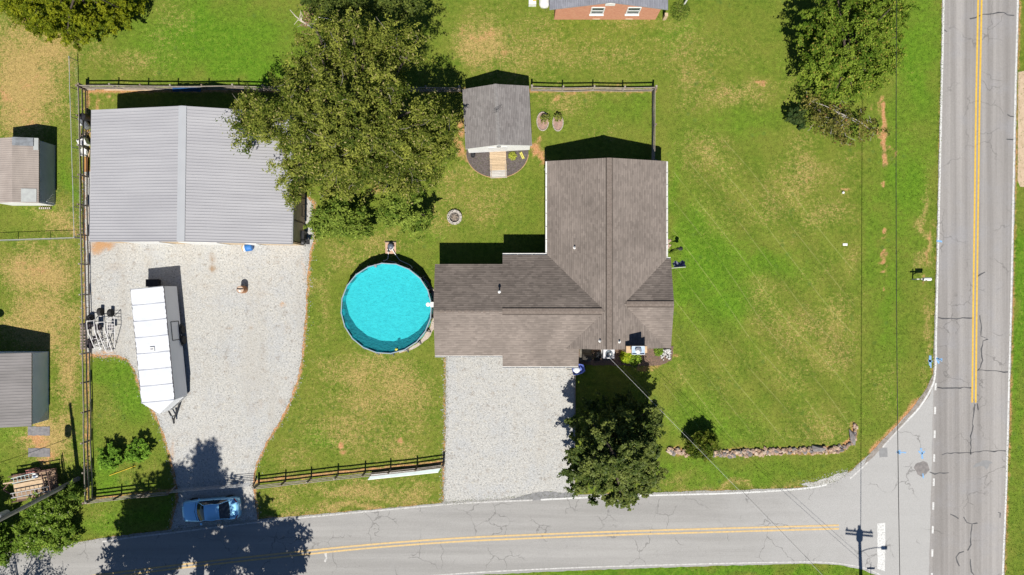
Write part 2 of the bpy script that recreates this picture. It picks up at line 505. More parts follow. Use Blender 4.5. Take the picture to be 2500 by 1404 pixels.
def turf_material():
    m = bpy.data.materials.new('turf'); m.use_nodes = True; nt = m.node_tree
    b = nt.nodes['Principled BSDF']; b.inputs['Roughness'].default_value = 0.9; b.inputs['Specular IOR Level'].default_value = 0.15
    geo = N(nt, 'ShaderNodeNewGeometry'); pos = geo.outputs['Position']
    n1 = noise(nt, pos, 0.45, 5); n2 = noise(nt, pos, 2.6, 4, 0.65); n3 = noise(nt, pos, 9.0, 3, 0.75); n4 = noise(nt, pos, 24.0, 2, 0.8)
    green = mixc(nt, ramp(nt, n2, .3, .7), (0.088, 0.140, 0.013), (0.145, 0.192, 0.022))
    green = mixc(nt, ramp(nt, n1, .35, .7), green, (0.155, 0.180, 0.026))
    lush = mixc(nt, ramp(nt, n2, .3, .7), (0.070, 0.160, 0.008), (0.122, 0.218, 0.015))
    c = mixc(nt, ramp(nt, math_(nt, 'ADD', attr(nt, 'lush'), math_(nt, 'MULTIPLY', math_(nt, 'SUBTRACT', n2, 0.5), 0.9)), .12, .85), green, lush)
    dry = mixc(nt, ramp(nt, n3, .3, .72), (.285, .205, .068), (.48, .33, .135))
    k = math_(nt, 'ADD', attr(nt, 'dry'), math_(nt, 'MULTIPLY', math_(nt, 'SUBTRACT', n3, 0.5), 1.5))
    k = math_(nt, 'ADD', k, math_(nt, 'MULTIPLY', math_(nt, 'SUBTRACT', noise(nt, pos, 5.0, 4, .7), 0.5), 1.0))
    k = math_(nt, 'ADD', k, math_(nt, 'MULTIPLY', math_(nt, 'SUBTRACT', n2, 0.5), 1.0))
    c = mixc(nt, math_(nt, 'MULTIPLY', ramp(nt, k, .25, .95), .88), c, dry)
    soil = mixc(nt, ramp(nt, n3, .3, .7), (.40, .17, .06), (.50, .29, .155))
    d = math_(nt, 'ADD', attr(nt, 'dirt'), math_(nt, 'MULTIPLY', math_(nt, 'SUBTRACT', n2, 0.5), 0.9))
    d = math_(nt, 'ADD', d, math_(nt, 'MULTIPLY', math_(nt, 'SUBTRACT', n3, 0.5), 0.5))
    c = mixc(nt, ramp(nt, d, .42, .98), c, soil)
    # pale thin lines left by the mower
    sep = N(nt, 'ShaderNodeSeparateXYZ'); nt.links.new(pos, sep.inputs[0])
    u = math_(nt, 'ADD', math_(nt, 'MULTIPLY', sep.outputs[0], .785), math_(nt, 'MULTIPLY', sep.outputs[1], .62))
    u = math_(nt, 'ADD', u, math_(nt, 'MULTIPLY', noise(nt, pos, 0.07, 1), 1.4))
    fr = math_(nt, 'FRACT', math_(nt, 'MULTIPLY', u, .62))
    ln = math_(nt, 'LESS_THAN', math_(nt, 'ABSOLUTE', math_(nt, 'SUBTRACT', fr, .5)), .024)
    ln = math_(nt, 'MULTIPLY', math_(nt, 'MULTIPLY', ln, attr(nt, 'mow')), math_(nt, 'MULTIPLY', ramp(nt, n1, .30, .55), .30))
    c = mixc(nt, ln, c, (.33, .33, .12))
    bd = math_(nt, 'SINE', math_(nt, 'MULTIPLY', u, .62 * math.pi))
    bd = math_(nt, 'MULTIPLY', math_(nt, 'MULTIPLY', bd, attr(nt, 'mow')), .07)
    bc = N(nt, 'ShaderNodeCombineColor'); bb_ = math_(nt, 'ADD', 1.0, bd)
    for i in range(3): nt.links.new(bb_, bc.inputs[i])
    c = mixc(nt, 1.0, c, bc.outputs[0], 'MULTIPLY')
    # clover and weed clumps
    wv_ = N(nt, 'ShaderNodeTexVoronoi'); wv_.inputs['Scale'].default_value = 1.1; nt.links.new(pos, wv_.inputs['Vector'])
    wk = math_(nt, 'MULTIPLY', ramp(nt, math_(nt, 'ADD', wv_.outputs['Distance'], math_(nt, 'MULTIPLY', n3, .35)), .46, .26), ramp(nt, noise(nt, pos, .23, 2), .48, .6))
    c = mixc(nt, math_(nt, 'MULTIPLY', wk, .55), c, (.075, .135, .022))
    # blade-scale grain of the sward
    g = math_(nt, 'ADD', .5, math_(nt, 'MULTIPLY', ramp(nt, n4, .28, .72), .95))
    g = math_(nt, 'MULTIPLY', g, math_(nt, 'ADD', .90, math_(nt, 'MULTIPLY', ramp(nt, noise(nt, pos, 3.4, 5, .75), .30, .70), .36)))
    gc = N(nt, 'ShaderNodeCombineColor')
    for i in range(3): nt.links.new(g, gc.inputs[i])
    c = mixc(nt, 1.0, c, gc.outputs[0], 'MULTIPLY')
    nt.links.new(c, b.inputs['Base Color'])
    bp = N(nt, 'ShaderNodeBump'); bp.inputs['Strength'].default_value = .55; bp.inputs['Distance'].default_value = .06
    nt.links.new(n4, bp.inputs['Height']); nt.links.new(bp.outputs[0], b.inputs['Normal'])
    return m
TURF = turf_material()

nx, ny = len(xs), len(ys)
me = bpy.data.meshes.new('ground')
GZ = np.zeros_like(GX)
co = np.stack([GX, GY, GZ], -1).reshape(-1, 3)
idx = np.arange(nx * ny).reshape(ny, nx)
quads = np.stack([idx[:-1, :-1], idx[:-1, 1:], idx[1:, 1:], idx[1:, :-1]], -1).reshape(-1, 4)
me.vertices.add(len(co)); me.vertices.foreach_set('co', co.ravel())
me.loops.add(quads.size); me.loops.foreach_set('vertex_index', quads.ravel().astype(np.int32))
me.polygons.add(len(quads)); me.polygons.foreach_set('loop_start', np.arange(0, quads.size, 4, dtype=np.int32))
for k, v in (('dry', GD), ('dirt', GT), ('lush', GL), ('mow', GM)):
    a = me.attributes.new(k, 'FLOAT', 'POINT'); a.data.foreach_set('value', v.ravel().astype(np.float32))
me.materials.append(TURF); me.update(calc_edges=True)
o = bpy.data.objects.new('ground', me); COL.objects.link(o); o['kind'] = 'structure'

# ------------------------------------------------------------------ gravel
def gravel_material():
    m = bpy.data.materials.new('gravel'); m.use_nodes = True; nt = m.node_tree
    b = nt.nodes['Principled BSDF']; b.inputs['Roughness'].default_value = 0.95; b.inputs['Specular IOR Level'].default_value = 0.1
    geo = N(nt, 'ShaderNodeNewGeometry'); pos = geo.outputs['Position']
    v = N(nt, 'ShaderNodeTexVoronoi'); v.inputs['Scale'].default_value = 21; nt.links.new(pos, v.inputs['Vector'])
    v2 = N(nt, 'ShaderNodeTexVoronoi'); v2.inputs['Scale'].default_value = 7.5; nt.links.new(pos, v2.inputs['Vector'])
    sp = N(nt, 'ShaderNodeSeparateColor'); nt.links.new(v.outputs['Color'], sp.inputs[0])
    sp2 = N(nt, 'ShaderNodeSeparateColor'); nt.links.new(v2.outputs['Color'], sp2.inputs[0])
    big = noise(nt, pos, .5, 4); mid = noise(nt, pos, 3.0, 4, .65); fine = noise(nt, pos, 14, 3, .7)
    c = mixc(nt, sp.outputs[0], (.40, .40, .385), (.53, .515, .475))
    c = mixc(nt, math_(nt, 'MULTIPLY', ramp(nt, big, .45, .68), .5), c, (.42, .43, .435))
    c = mixc(nt, math_(nt, 'MULTIPLY', ramp(nt, mid, .52, .75), .5), c, (.50, .46, .37))
    # single darker stones and the gaps between
    dk = math_(nt, 'MULTIPLY', math_(nt, 'GREATER_THAN', sp2.outputs[1], .72), ramp(nt, v2.outputs['Distance'], .42, .22))
    c = mixc(nt, math_(nt, 'MULTIPLY', dk, .62), c, (.17, .17, .165))
    vb = math_(nt, 'ADD', .78, math_(nt, 'MULTIPLY', ramp(nt, noise(nt, pos, 7.0, 4, .75), .28, .72), .40))
    vc = N(nt, 'ShaderNodeCombineColor')
    for i in range(3): nt.links.new(vb, vc.inputs[i])
    c = mixc(nt, 1.0, c, vc.outputs[0], 'MULTIPLY')
    tk = N(nt, 'ShaderNodeMapping'); tk.inputs['Scale'].default_value = (.55, .09, 1); nt.links.new(pos, tk.inputs[0])
    c = mixc(nt, math_(nt, 'MULTIPLY', ramp(nt, noise(nt, tk.outputs[0], 1.0, 3), .5, .68), .35), c, (.40, .375, .33))
    wd = math_(nt, 'MULTIPLY', ramp(nt, noise(nt, pos, 1.7, 3, .6), .57, .68), ramp(nt, fine, .46, .6))
    c = mixc(nt, math_(nt, 'MULTIPLY', wd, .72), c, (.20, .145, .10))
    st = math_(nt, 'ADD', attr(nt, 'stain'), math_(nt, 'MULTIPLY', math_(nt, 'SUBTRACT', fine, .5), .9))
    c = mixc(nt, math_(nt, 'MULTIPLY', ramp(nt, st, .22, .75), .85), c, (.30, .19, .10))
    og = math_(nt, 'ADD', attr(nt, 'rust'), math_(nt, 'MULTIPLY', math_(nt, 'SUBTRACT', fine, .5), .9))
    c = mixc(nt, math_(nt, 'MULTIPLY', ramp(nt, og, .25, .8), .85), c, (.50, .26, .10))
    nt.links.new(c, b.inputs['Base Color'])
    bp = N(nt, 'ShaderNodeBump'); bp.inputs['Strength'].default_value = .8; bp.inputs['Distance'].default_value = .035
    nt.links.new(v.outputs['Distance'], bp.inputs['Height']); bp.invert = True
    nt.links.new(bp.outputs[0], b.inputs['Normal'])
    return m
GRAVEL = gravel_material()

def pblob(lst):
    def fn(X, Y):
        wx = X + (fbm(X * 1.3, Y * 1.3, 51) - 0.5) * .6; wy = Y + (fbm(X * 1.3, Y * 1.3, 61) - 0.5) * .6
        m = np.zeros(X.shape)
        for (px, py, rx, ry, st) in lst:
            c = P(px, py); m = np.maximum(m, st * np.exp(-(((wx - c.x) / (rx / S))**2 + ((wy - c.y) / (ry / S))**2)))
        return m
    return fn
stain = pblob([(520,655,12,14,.9),(520,630,16,16,.6),(360,612,12,8,.6),(285,710,10,8,.7),(240,725,6,6,.7),(320,775,14,10,.5),(610,800,10,12,.5),(560,800,14,8,.5),(690,675,9,7,.8),
               (700,920,12,10,.5),(660,1060,14,12,.4),(690,980,16,16,.5),(640,985,12,16,.45),(1240,915,8,12,.3),(1350,905,12,9,.35),(1250,1080,30,30,.18),(1100,940,14,40,.25),(450,1060,40,8,.35),(460,1160,40,50,.2),(500,700,30,14,.4),(640,720,26,18,.35),(560,900,60,30,.28),(620,1000,40,30,.3),(540,1080,50,30,.3),(700,800,20,30,.35),(280,650,40,20,.4),(1180,1000,40,40,.25),(1300,960,40,30,.22),(1200,1150,60,30,.22),(1330,1100,30,50,.25)])
rust = pblob([(250,600,36,12,1.0),(235,612,20,10,.9),(690,745,10,9,.8),(225,700,6,50,.5),(740,660,8,60,.5),(560,612,60,8,.3),(250,862,40,6,.7),(420,1100,8,40,.6),(720,950,10,50,.5),(215,520,8,60,.5)])
sheet('gravel_yard', dense(YARD, .3, .05), .006, GRAVEL, cell=.4, attrs={'stain': stain, 'rust': rust})
sheet('gravel_driveway', dense(DRIVE, .3, .035, seed=3), .006, GRAVEL, cell=.5, attrs={'stain': stain, 'rust': rust})
GV = px_line([(1955,1182),(1985,1178),(2020,1166),(2045,1156),(2070,1150),(2062,1160),(2040,1176),(2010,1186),(1975,1188)])
sheet('gravel_corner', dense(GV, .2, .05, seed=5), .0145, GRAVEL)

# ------------------------------------------------------------------ asphalt
def asphalt(name, c1, c2, streak, tint, east=None):
    m = bpy.data.materials.new(name); m.use_nodes = True; nt = m.node_tree
    b = nt.nodes['Principled BSDF']; b.inputs['Roughness'].default_value = 0.88; b.inputs['Specular IOR Level'].default_value = 0.2
    geo = N(nt, 'ShaderNodeNewGeometry'); pos = geo.outputs['Position']
    mp = N(nt, 'ShaderNodeMapping'); mp.inputs['Scale'].default_value = streak; nt.links.new(pos, mp.inputs[0])
    s = noise(nt, mp.outputs[0], 1.0, 4, .6); big = noise(nt, pos, .35, 4, .6); fine = noise(nt, pos, 22, 3, .8); mid = noise(nt, pos, 2.4, 5, .7)
    c = mixc(nt, ramp(nt, s, .3, .7), c1, c2)
    c = mixc(nt, math_(nt, 'MULTIPLY', ramp(nt, big, .45, .75), .45), c, tint)
    c = mixc(nt, math_(nt, 'MULTIPLY', ramp(nt, mid, .55, .8), .3), c, tuple(x * .62 for x in c1))
    if east:
        sx = N(nt, 'ShaderNodeSeparateXYZ'); nt.links.new(pos, sx.inputs[0])
        ex = math_(nt, 'ADD', sx.outputs[0], math_(nt, 'MULTIPLY', math_(nt, 'SUBTRACT', big, .5), 14.0))
        c = mixc(nt, math_(nt, 'MULTIPLY', ramp(nt, ex, 14.0, 30.0), .8), c, east)
    g = math_(nt, 'ADD', .8, math_(nt, 'MULTIPLY', ramp(nt, fine, .25, .75), .38))
    gc = N(nt, 'ShaderNodeCombineColor')
    for i in range(3): nt.links.new(g, gc.inputs[i])
    c = mixc(nt, 1.0, c, gc.outputs[0], 'MULTIPLY')
    # worn hair cracks
    v = N(nt, 'ShaderNodeTexVoronoi'); v.feature = 'DISTANCE_TO_EDGE'; v.inputs['Scale'].default_value = .42
    wv = N(nt, 'ShaderNodeVectorMath'); wv.operation = 'ADD'
    nz = N(nt, 'ShaderNodeTexNoise'); nz.inputs['Scale'].default_value = 1.2; nz.inputs['Detail'].default_value = 4; nt.links.new(pos, nz.inputs['Vector'])
    nt.links.new(pos, wv.inputs[0]); nt.links.new(nz.outputs['Color'], wv.inputs[1]); nt.links.new(wv.outputs[0], v.inputs['Vector'])
    cr = math_(nt, 'MULTIPLY', math_(nt, 'LESS_THAN', v.outputs['Distance'], .011), ramp(nt, noise(nt, pos, .3, 2), .48, .6))
    c = mixc(nt, math_(nt, 'MULTIPLY', cr, .5), c, (.11, .105, .10))
    nt.links.new(c, b.inputs['Base Color'])
    bp = N(nt, 'ShaderNodeBump'); bp.inputs['Strength'].default_value = .25; bp.inputs['Distance'].default_value = .02
    nt.links.new(fine, bp.inputs['Height']); nt.links.new(bp.outputs[0], b.inputs['Normal'])
    return m
ASPH_MAIN = asphalt('asphalt_main', (.215, .202, .190), (.345, .327, .310), (1.1, .015, 1), (.28, .28, .295))
ASPH_SIDE = asphalt('asphalt_side', (.275, .267, .253), (.345, .336, .32), (.05, .9, 1), (.29, .283, .272), (.385, .38, .368))
side_o = sheet('side_road', dense(SIDE, .4, .035, seed=9), .010, ASPH_SIDE)
main_o = sheet('main_road', dense(MAIN, .5, .03, seed=11), .014, ASPH_MAIN)
SHOULDER = mat('worn_shoulder', (.30, .27, .245), (.22, .195, .17), 3.0, .95, .3, world_pos=True)
sh = px_line([(2281,905),(2262,948),(2225,1000),(2190,1042),(2150,1080),(2118,1115),(2108,1138),(2135,1112),(2192,1052),(2244,1000),(2268,968),(2280,940)])
sheet('road_shoulder', dense(sh, .3, .02), .0125, SHOULDER)
dkp = px_line([(1240,1222),(1290,1206),(1330,1199),(1370,1203),(1402,1204),(1403,1216),(1300,1222)])
sheet('driveway_apron', dense(dkp, .2, .03), .0135, mat('dark_apron', (.25, .25, .25), (.19, .19, .19), 3, .9, .2, world_pos=True))

PAINT_W = mat('white_road_paint', (.61, .61, .59), (.42, .415, .40), 9, .75, world_pos=True, lo=.36, hi=.52)
PAINT_WF = mat('faded_white_paint', (.56, .55, .53), (.38, .37, .35), 5, .8, world_pos=True)
PAINT_Y = mat('yellow_road_paint', (.66, .43, .06), (.55, .34, .05), 5, .7, world_pos=True)
PAINT_YF = mat('faded_yellow_paint', (.62, .43, .18), (.48, .36, .20), 5, .75, world_pos=True)
PAINT_B = mat('blue_marking_paint', (.16, .38, .68), (.26, .36, .48), 7, .8, world_pos=True, lo=.4, hi=.6)
SEAL = mat('crack_sealer', (.055, .055, .06), (.10, .10, .10), 4, .6, world_pos=True)

def line(name, pts, w, m, parent, z=.022, sm=True, wj=0.0, seed=0):
    pts = px_line(pts)
    if sm: pts = smooth_line(pts, 6)
    return ribbon(name, pts, w, z, m, parent, wj, seed)
Z0 = .0185
wl = [(2310,-600),(2303.5,0),(2298,250),(2293,480),(2288,700),(2285,820),(2284.5,880),(2281,925),(2272,950),(2258,975),(2240,1000),(2215,1027)]
line('edge_line', wl, .15, PAINT_W, main_o, Z0 - .014)
line('edge_line', [(2215,1027),(2190,1053),(2165,1080),(2155,1092)], .13, PAINT_WF, side_o, Z0 - .010)
line('edge_line', [(2119,1128),(2098,1148),(2075,1168)], .13, PAINT_WF, side_o, Z0 - .010)
line('edge_line', [(2020,1183),(1960,1193),(1800,1203.5),(1620,1208.5),(1500,1212),(1380,1217),(1320,1220)], .13, PAINT_W, side_o, Z0 - .010)
line('edge_line', [(1300,1221),(1180,1226),(1085,1232),(840,1254),(620,1276),(440,1298),(330,1311),(250,1322)], .12, PAINT_WF, side_o, Z0 - .010)
line('edge_line', [(640,1445),(900,1418),(1140,1399),(1400,1386),(1700,1377),(1900,1372.5),(2000,1372),(2060,1377),(2115,1388),(2150,1404)], .11, PAINT_WF, side_o, Z0 - .010)
line('edge_line', [(2497,-600),(2484.5,0),(2478,250),(2473,500),(2468,750),(2464,900),(2456,1200),(2448,1404),(2436,1900)], .14, PAINT_W, main_o, Z0 - .014)
for dx in (-4.3, 4.3):
    line('center_line', [(2402+dx,-600),(2392+dx,0),(2387+dx,250),(2383.5+dx,500),(2380+dx,750),(2377.5+dx,983)], .145, PAINT_Y, main_o, Z0 - .014)
for dy in (-4.2, 4.2):
    line('center_line', [(-300,1490+dy),(0,1440+dy),(270,1404+dy),(480,1378+dy),(700,1354+dy),(900,1334+dy),(1100,1319+dy),(1300,1309.5+dy),(1500,1302+dy),(1700,1296+dy),(1900,1290.5+dy),(2048,1286.5+dy)], .14, PAINT_YF, side_o, Z0 - .010)
for i, y in enumerate((935, 993, 1051, 1109, 1168, 1226, 1284, 1341, 1399, 1457)):
    x = 2284 - (y - 935) * .0195
    line('lane_dash', [(x, y), (x - .4, y + 18)], .15, PAINT_W, main_o, Z0 - .014, sm=False)
sheet('stop_bar', dense(px_line([(2141,1278),(2161,1276),(2161,1340),(2160,1394),(2150,1392),(2142,1388)]), .3, .02), Z0 - .010, PAINT_W, side_o)

cracks = [[(2367,45),(2380,43),(2400,36),(2425,34),(2436,30),(2450,31),(2460,37),(2476,38)],
          [(2289,776),(2310,777),(2335,779),(2350,776),(2378,776)],[(2386,673),(2394,668),(2405,664)],
          [(2391,770),(2396,800),(2394,822),(2412,829),(2399,832),(2396,862),(2399,880),(2392,897),(2386,905)],[(2388,904),(2420,906),(2461,908)],
          [(2288,945),(2300,947),(2325,946),(2372,947)],[(2381,987),(2377,1010),(2372,1035),(2376,1040),(2370,1065),(2370,1110)],
          [(2299,1111),(2312,1107),(2340,1106),(2370,1106),(2400,1102),(2455,1101)],[(2269,1153),(2282,1156),(2316,1154)],
          [(2352,1262),(2360,1276),(2373,1280),(2386,1277)],[(2373,1280),(2369,1310),(2371,1330),(2362,1344)],[(2341,1350),(2334,1360),(2342,1382)],[(2353,1346),(2341,1350)],
          [(2368,1365),(2372,1395),(2378,1404)],[(2319,1256),(2332,1260),(2340,1266)],[(2306,72),(2312,78)],[(2459,280),(2466,284),(2476,285)],[(2457,340),(2474,341)],[(2436,1252),(2442,1252),(2441,1264)],
          [(2386,985),(2388,1001)]]
for i, c in enumerate(cracks):
    line('crack_seal', dense(c, 9, 1.6, closed=False, seed=i), .085, SEAL, main_o, .0035, sm=False, wj=.5, seed=i)
PATCH = mat('asphalt_patch', (.17, .16, .155), (.24, .22, .21), 4, .85, .2, world_pos=True)
PATCH2 = mat('grey_patch', (.25, .25, .25), (.22, .22, .22), 4, .85, .2, world_pos=True)
sheet('road_patch', dense(px_line([(2230,1141),(2238,1131),(2254,1125),(2264,1130),(2269,1147),(2262,1157),(2250,1164),(2240,1158)]), .2, .03), .004, PATCH, side_o)
sheet('road_patch', dense(px_line([(2146,1095),(2166,1093),(2167,1115),(2147,1117)]), .2, .02), .004, PATCH2, side_o)
sheet('road_patch', dense(px_line([(2374,1142),(2382,1132),(2392,1128),(2398,1124),(2410,1124),(2424,1130),(2416,1134),(2408,1147),(2402,1138),(2385,1139)]), .2, .04), .004, PATCH2, main_o)
for i, seg in enumerate(([(2190,1104),(2212,1105)], [(2198,1099),(2190,1104),(2198,1109)], [(2249,1094),(2252,1120)], [(2242,1101),(2249,1108),(2258,1102)], [(2252,1156),(2254,1168)],
                         [(2271,868),(2271,886),(2272,898)], [(2266,880),(2276,882)], [(2286,874),(2300,882)], [(2292,888),(2286,876),(2300,878)])):
    par = main_o if seg[0][0] > 2280 else side_o
    line('paint_mark', dense(seg, 4, .8, closed=False, seed=i), .13 if i not in (5,) else .16, PAINT_B, par, .0095 if par is side_o else .006, sm=False, wj=.5, seed=i)
line('paint_mark', [(2286,588),(2300,590)], .15, PAINT_B, main_o, .006, sm=False)
line('water_stain', dense([(795,1350),(797,1362),(793,1372)], 4, .8, closed=False), .16, PAINT_WF, side_o, .004, sm=False, wj=.5)
APRON = mat('tan_concrete', (.52, .40, .28), (.45, .34, .23), 2, .85, .1, world_pos=True)
sheet('concrete_driveway', px_line([(2486,176),(2640,150),(2640,470),(2490,456),(2484,440)]), .012, APRON)

# ------------------------------------------------------------------ loose stones and grass along the edges (nobody could count them)
def edge_points(lines, n, spread):
    pts = []
    for ln in lines:
        L = [Vector(p) for p in ln]; tot = sum((b - a).length for a, b in zip(L, L[1:]))
        for a, b in zip(L, L[1:]):
            k = int(n * (b - a).length / tot + random.random())
            for _ in range(k):
                p = a.lerp(b, random.random()); pts.append((p.x + random.gauss(0, spread), p.y + random.gauss(0, spread)))
    return pts

def scatter_stones():
    pts = edge_points([YARD[:38]], 2600, .22) + edge_points([DRIVE[:6]], 900, .14) + edge_points([GV], 300, .15)
    base = np.array([(1,0,0),(0,1,0),(-1,0,0),(0,-1,0),(0,0,1)], float)
    tris = [(0,1,4),(1,2,4),(2,3,4),(3,0,4)]
    V = []; Cc = []
    for (x, y) in pts:
        s = random.uniform(.018, .05); a = random.random() * 6.28; ca, sa = math.cos(a), math.sin(a)
        q = base * np.array([s * random.uniform(.7, 1.4), s, s * random.uniform(.5, .9)])
        q = np.stack([q[:, 0] * ca - q[:, 1] * sa + x, q[:, 0] * sa + q[:, 1] * ca + y, q[:, 2] + .006], -1)
        g = random.uniform(.28, .52)
        for t in tris:
            V += [q[t[0]], q[t[1]], q[t[2]]]; Cc += [(g, g * .985, g * .93)] * 3
    me = fast_mesh('loose_gravel', V, 3, mat('loose_stone', (1, 1, 1), (.9, .9, .9), 5, .9, attr=True, world_pos=True), np.array(Cc))
    o = link_mesh(me, 'loose_gravel'); tag(o, 'loose pale stones strewn along the gravel edges', 'gravel', kind='stuff')
scatter_stones()

def scatter_grass():
    n = 330000
    X = rng.uniform(-43.5, 43.5, n); Y = rng.uniform(-24.8, 24.8, n)
    ex = np.array(edge_points([YARD[:38]], 9000, .10) + edge_points([DRIVE[:6]], 3500, .08) + edge_points([px_line(ROAD_TOP[2:])], 9000, .10) +
                  edge_points([px_line(MAINL[1:7])], 4500, .08) + edge_points([px_line(MAINR[1:7])], 6000, .10))
    k1 = ~(inside(X, Y, YARD) | inside(X, Y, DRIVE) | inside(X, Y, SIDE) | inside(X, Y, MAIN))
    X = np.concatenate([X[k1], ex[:, 0]]); Y = np.concatenate([Y[k1], ex[:, 1]])
    d, t, l = paint(X, Y); mw, _ = mow(X, Y)
    keep = rng.random(len(X)) > t * 1.0 - .12
    X, Y, d, t, l, mw = (q[keep] for q in (X, Y, d, t, l, mw))
    n = len(X)
    h = rng.uniform(.03, .075, n) * (1 + .3 * l - .2 * d); w = rng.uniform(.015, .035, n); a = rng.uniform(0, 6.283, n); b = rng.uniform(0, 6.283, n)
    ln = rng.uniform(.2, 1.3, n) * h
    p0 = np.stack([X - np.cos(a) * w, Y - np.sin(a) * w, np.zeros(n)], -1)
    p1 = np.stack([X + np.cos(a) * w, Y + np.sin(a) * w, np.zeros(n)], -1)
    p2 = np.stack([X + np.cos(b) * ln, Y + np.sin(b) * ln, h], -1)
    V = np.stack([p0, p1, p2], 1)
    rep = lambda q: np.repeat(q, 3)
    me = fast_mesh('grass', V, 3, TURF, attrs={'dry': rep(d), 'dirt': rep(t * .5), 'lush': rep(l), 'mow': rep(mw)})
    o = link_mesh(me, 'grass'); tag(o, 'short mown grass of the lawns and verges', 'grass', kind='stuff')
scatter_grass()
# ------------------------------------------------------------------ roofs
def clip(poly, inside_fn, cut_fn):
    out = []
    for i in range(len(poly)):
        a = poly[i]; b = poly[(i + 1) % len(poly)]
        ia, ib = inside_fn(a), inside_fn(b)
        if ia: out.append(a)
        if ia != ib: out.append(cut_fn(a, b))
    return out

def clip_convex(sub, conv):
    """Sutherland-Hodgman, conv counter-clockwise"""
    for i in range(len(conv)):
        p, q = conv[i], conv[(i + 1) % len(conv)]
        ex, ey = q[0] - p[0], q[1] - p[1]
        s = lambda a: ex * (a[1] - p[1]) - ey * (a[0] - p[0])
        def cut(a, b):
            sa, sb = s(a), s(b); t = sa / (sa - sb); return (a[0] + (b[0] - a[0]) * t, a[1] + (b[1] - a[1]) * t)
        sub = clip(sub, lambda a: s(a) >= -1e-9, cut)
        if len(sub) < 3: return []
    return sub

def ccw(p):
    a = sum(p[i][0] * p[(i+1) % len(p)][1] - p[(i+1) % len(p)][0] * p[i][1] for i in range(len(p)))
    return p if a > 0 else p[::-1]

def shingle_mesh(name, polys, zfn, down, m, tint, course=.145, tab=.33, lift=.014, spread=.13, seed=0, band=.36):
    """rows of shingle tabs over plan polygons; down = unit plan vector pointing to the eave"""
    rr = random.Random(seed)
    d = Vector(down); u = Vector((-d.y, d.x))
    grad = abs(zfn(d.x, d.y) - zfn(0, 0)); cp = course / math.sqrt(1 + grad * grad)
    b = MB(); cols = []
    for poly in polys:
        poly = ccw(poly)
        us = [p[0]*u.x + p[1]*u.y for p in poly]; ds = [p[0]*d.x + p[1]*d.y for p in poly]
        r0 = math.floor(min(ds) / cp); r1 = math.ceil(max(ds) / cp)
        for r in range(r0, r1):
            off = (r % 2) * tab / 2 + random.Random(r + seed * 999).uniform(-.05, .05)
            c0 = math.floor((min(us) - off) / tab); c1 = math.ceil((max(us) - off) / tab)
            for c in range(c0, c1):
                ua, ub = c * tab + off, (c + 1) * tab + off; da, db = r * cp, (r + 1) * cp
                q = [(u.x*a + d.x*e, u.y*a + d.y*e) for (a, e) in ((ua, da), (ub, da), (ub, db), (ua, db))]
                q = clip_convex(ccw(q), poly)
                if len(q) < 3: continue
                top = []
                g = tint[0] + rr.uniform(-spread, spread); wob = rr.uniform(.6, 1.25)
                for (x, y) in q:
                    e = (x*d.x + y*d.y - da) / cp
                    top.append((x, y, zfn(x, y) + .004 + lift * wob * e))
                b.poly(top); cols += [(g * 1.0, g * tint[1], g * tint[2], 1)] * len(top)
                # dark band printed at each course head, which also paints in the course shadow
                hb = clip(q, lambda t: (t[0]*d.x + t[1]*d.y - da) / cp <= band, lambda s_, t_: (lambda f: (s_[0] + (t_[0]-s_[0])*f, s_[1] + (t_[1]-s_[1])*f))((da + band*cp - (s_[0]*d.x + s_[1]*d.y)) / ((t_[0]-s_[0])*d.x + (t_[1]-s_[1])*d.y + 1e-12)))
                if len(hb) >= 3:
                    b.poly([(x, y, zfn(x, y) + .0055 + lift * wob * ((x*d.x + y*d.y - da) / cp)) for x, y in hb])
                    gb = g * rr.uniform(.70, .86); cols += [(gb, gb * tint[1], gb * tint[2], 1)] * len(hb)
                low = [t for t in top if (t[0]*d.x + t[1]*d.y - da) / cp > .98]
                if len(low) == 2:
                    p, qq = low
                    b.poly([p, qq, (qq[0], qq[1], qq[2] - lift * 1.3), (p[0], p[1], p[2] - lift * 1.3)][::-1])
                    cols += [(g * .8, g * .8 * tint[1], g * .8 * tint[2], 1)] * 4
    b.col = cols
    return b

def slab(polys, zfn, t):
    b = MB()
    for p in polys:
        b.prism(p, [zfn(x, y) - t for x, y in p], [zfn(x, y) for x, y in p])
    return b

SHINGLE = mat('brown_shingle', (1, 1, 1), (.80, .80, .80), .45, .92, .35, 26, attr=True, world_pos=True, lo=.34, hi=.6, spec=.2, detail=6)
SHINGLE_G = mat('grey_shingle', (1, 1, 1), (.86, .85, .85), .8, .92, .3, 26, attr=True, world_pos=True, spec=.2, detail=6)
DECKING = mat('roof_deck_edge', (.20, .165, .145), (.16, .13, .115), 3, .9)
WHITE = mat('white_trim', (.78, .78, .76), (.66, .66, .63), 4, .5)
VENTM = mat('ridge_vent_brown', (.20, .165, .14), (.155, .125, .105), 8, .9, .3)
SIDING = mat('cream_siding', (.62, .58, .50), (.54, .50, .43), 2, .7)
GLASS = mat('window_glass', (.05, .07, .09), (.03, .04, .05), 2, .08, spec=.6)
BLACK = mat('black_metal', (.03, .03, .033), (.018, .018, .02), 6, .5)
RUBBER = mat('tyre_rubber', (.022, .022, .023), (.035, .034, .033), 8, .85, .3)
STEEL = mat('galvanised_steel', (.45, .46, .47), (.33, .34, .35), 6, .4, metal=.6)
WOOD = mat('weathered_wood', (.36, .30, .235), (.25, .20, .155), 4, .85, .3, stretch=(1, 1, 1))
RAWWOOD = mat('pale_wood', (.55, .41, .27), (.44, .32, .20), 4, .8, .2)

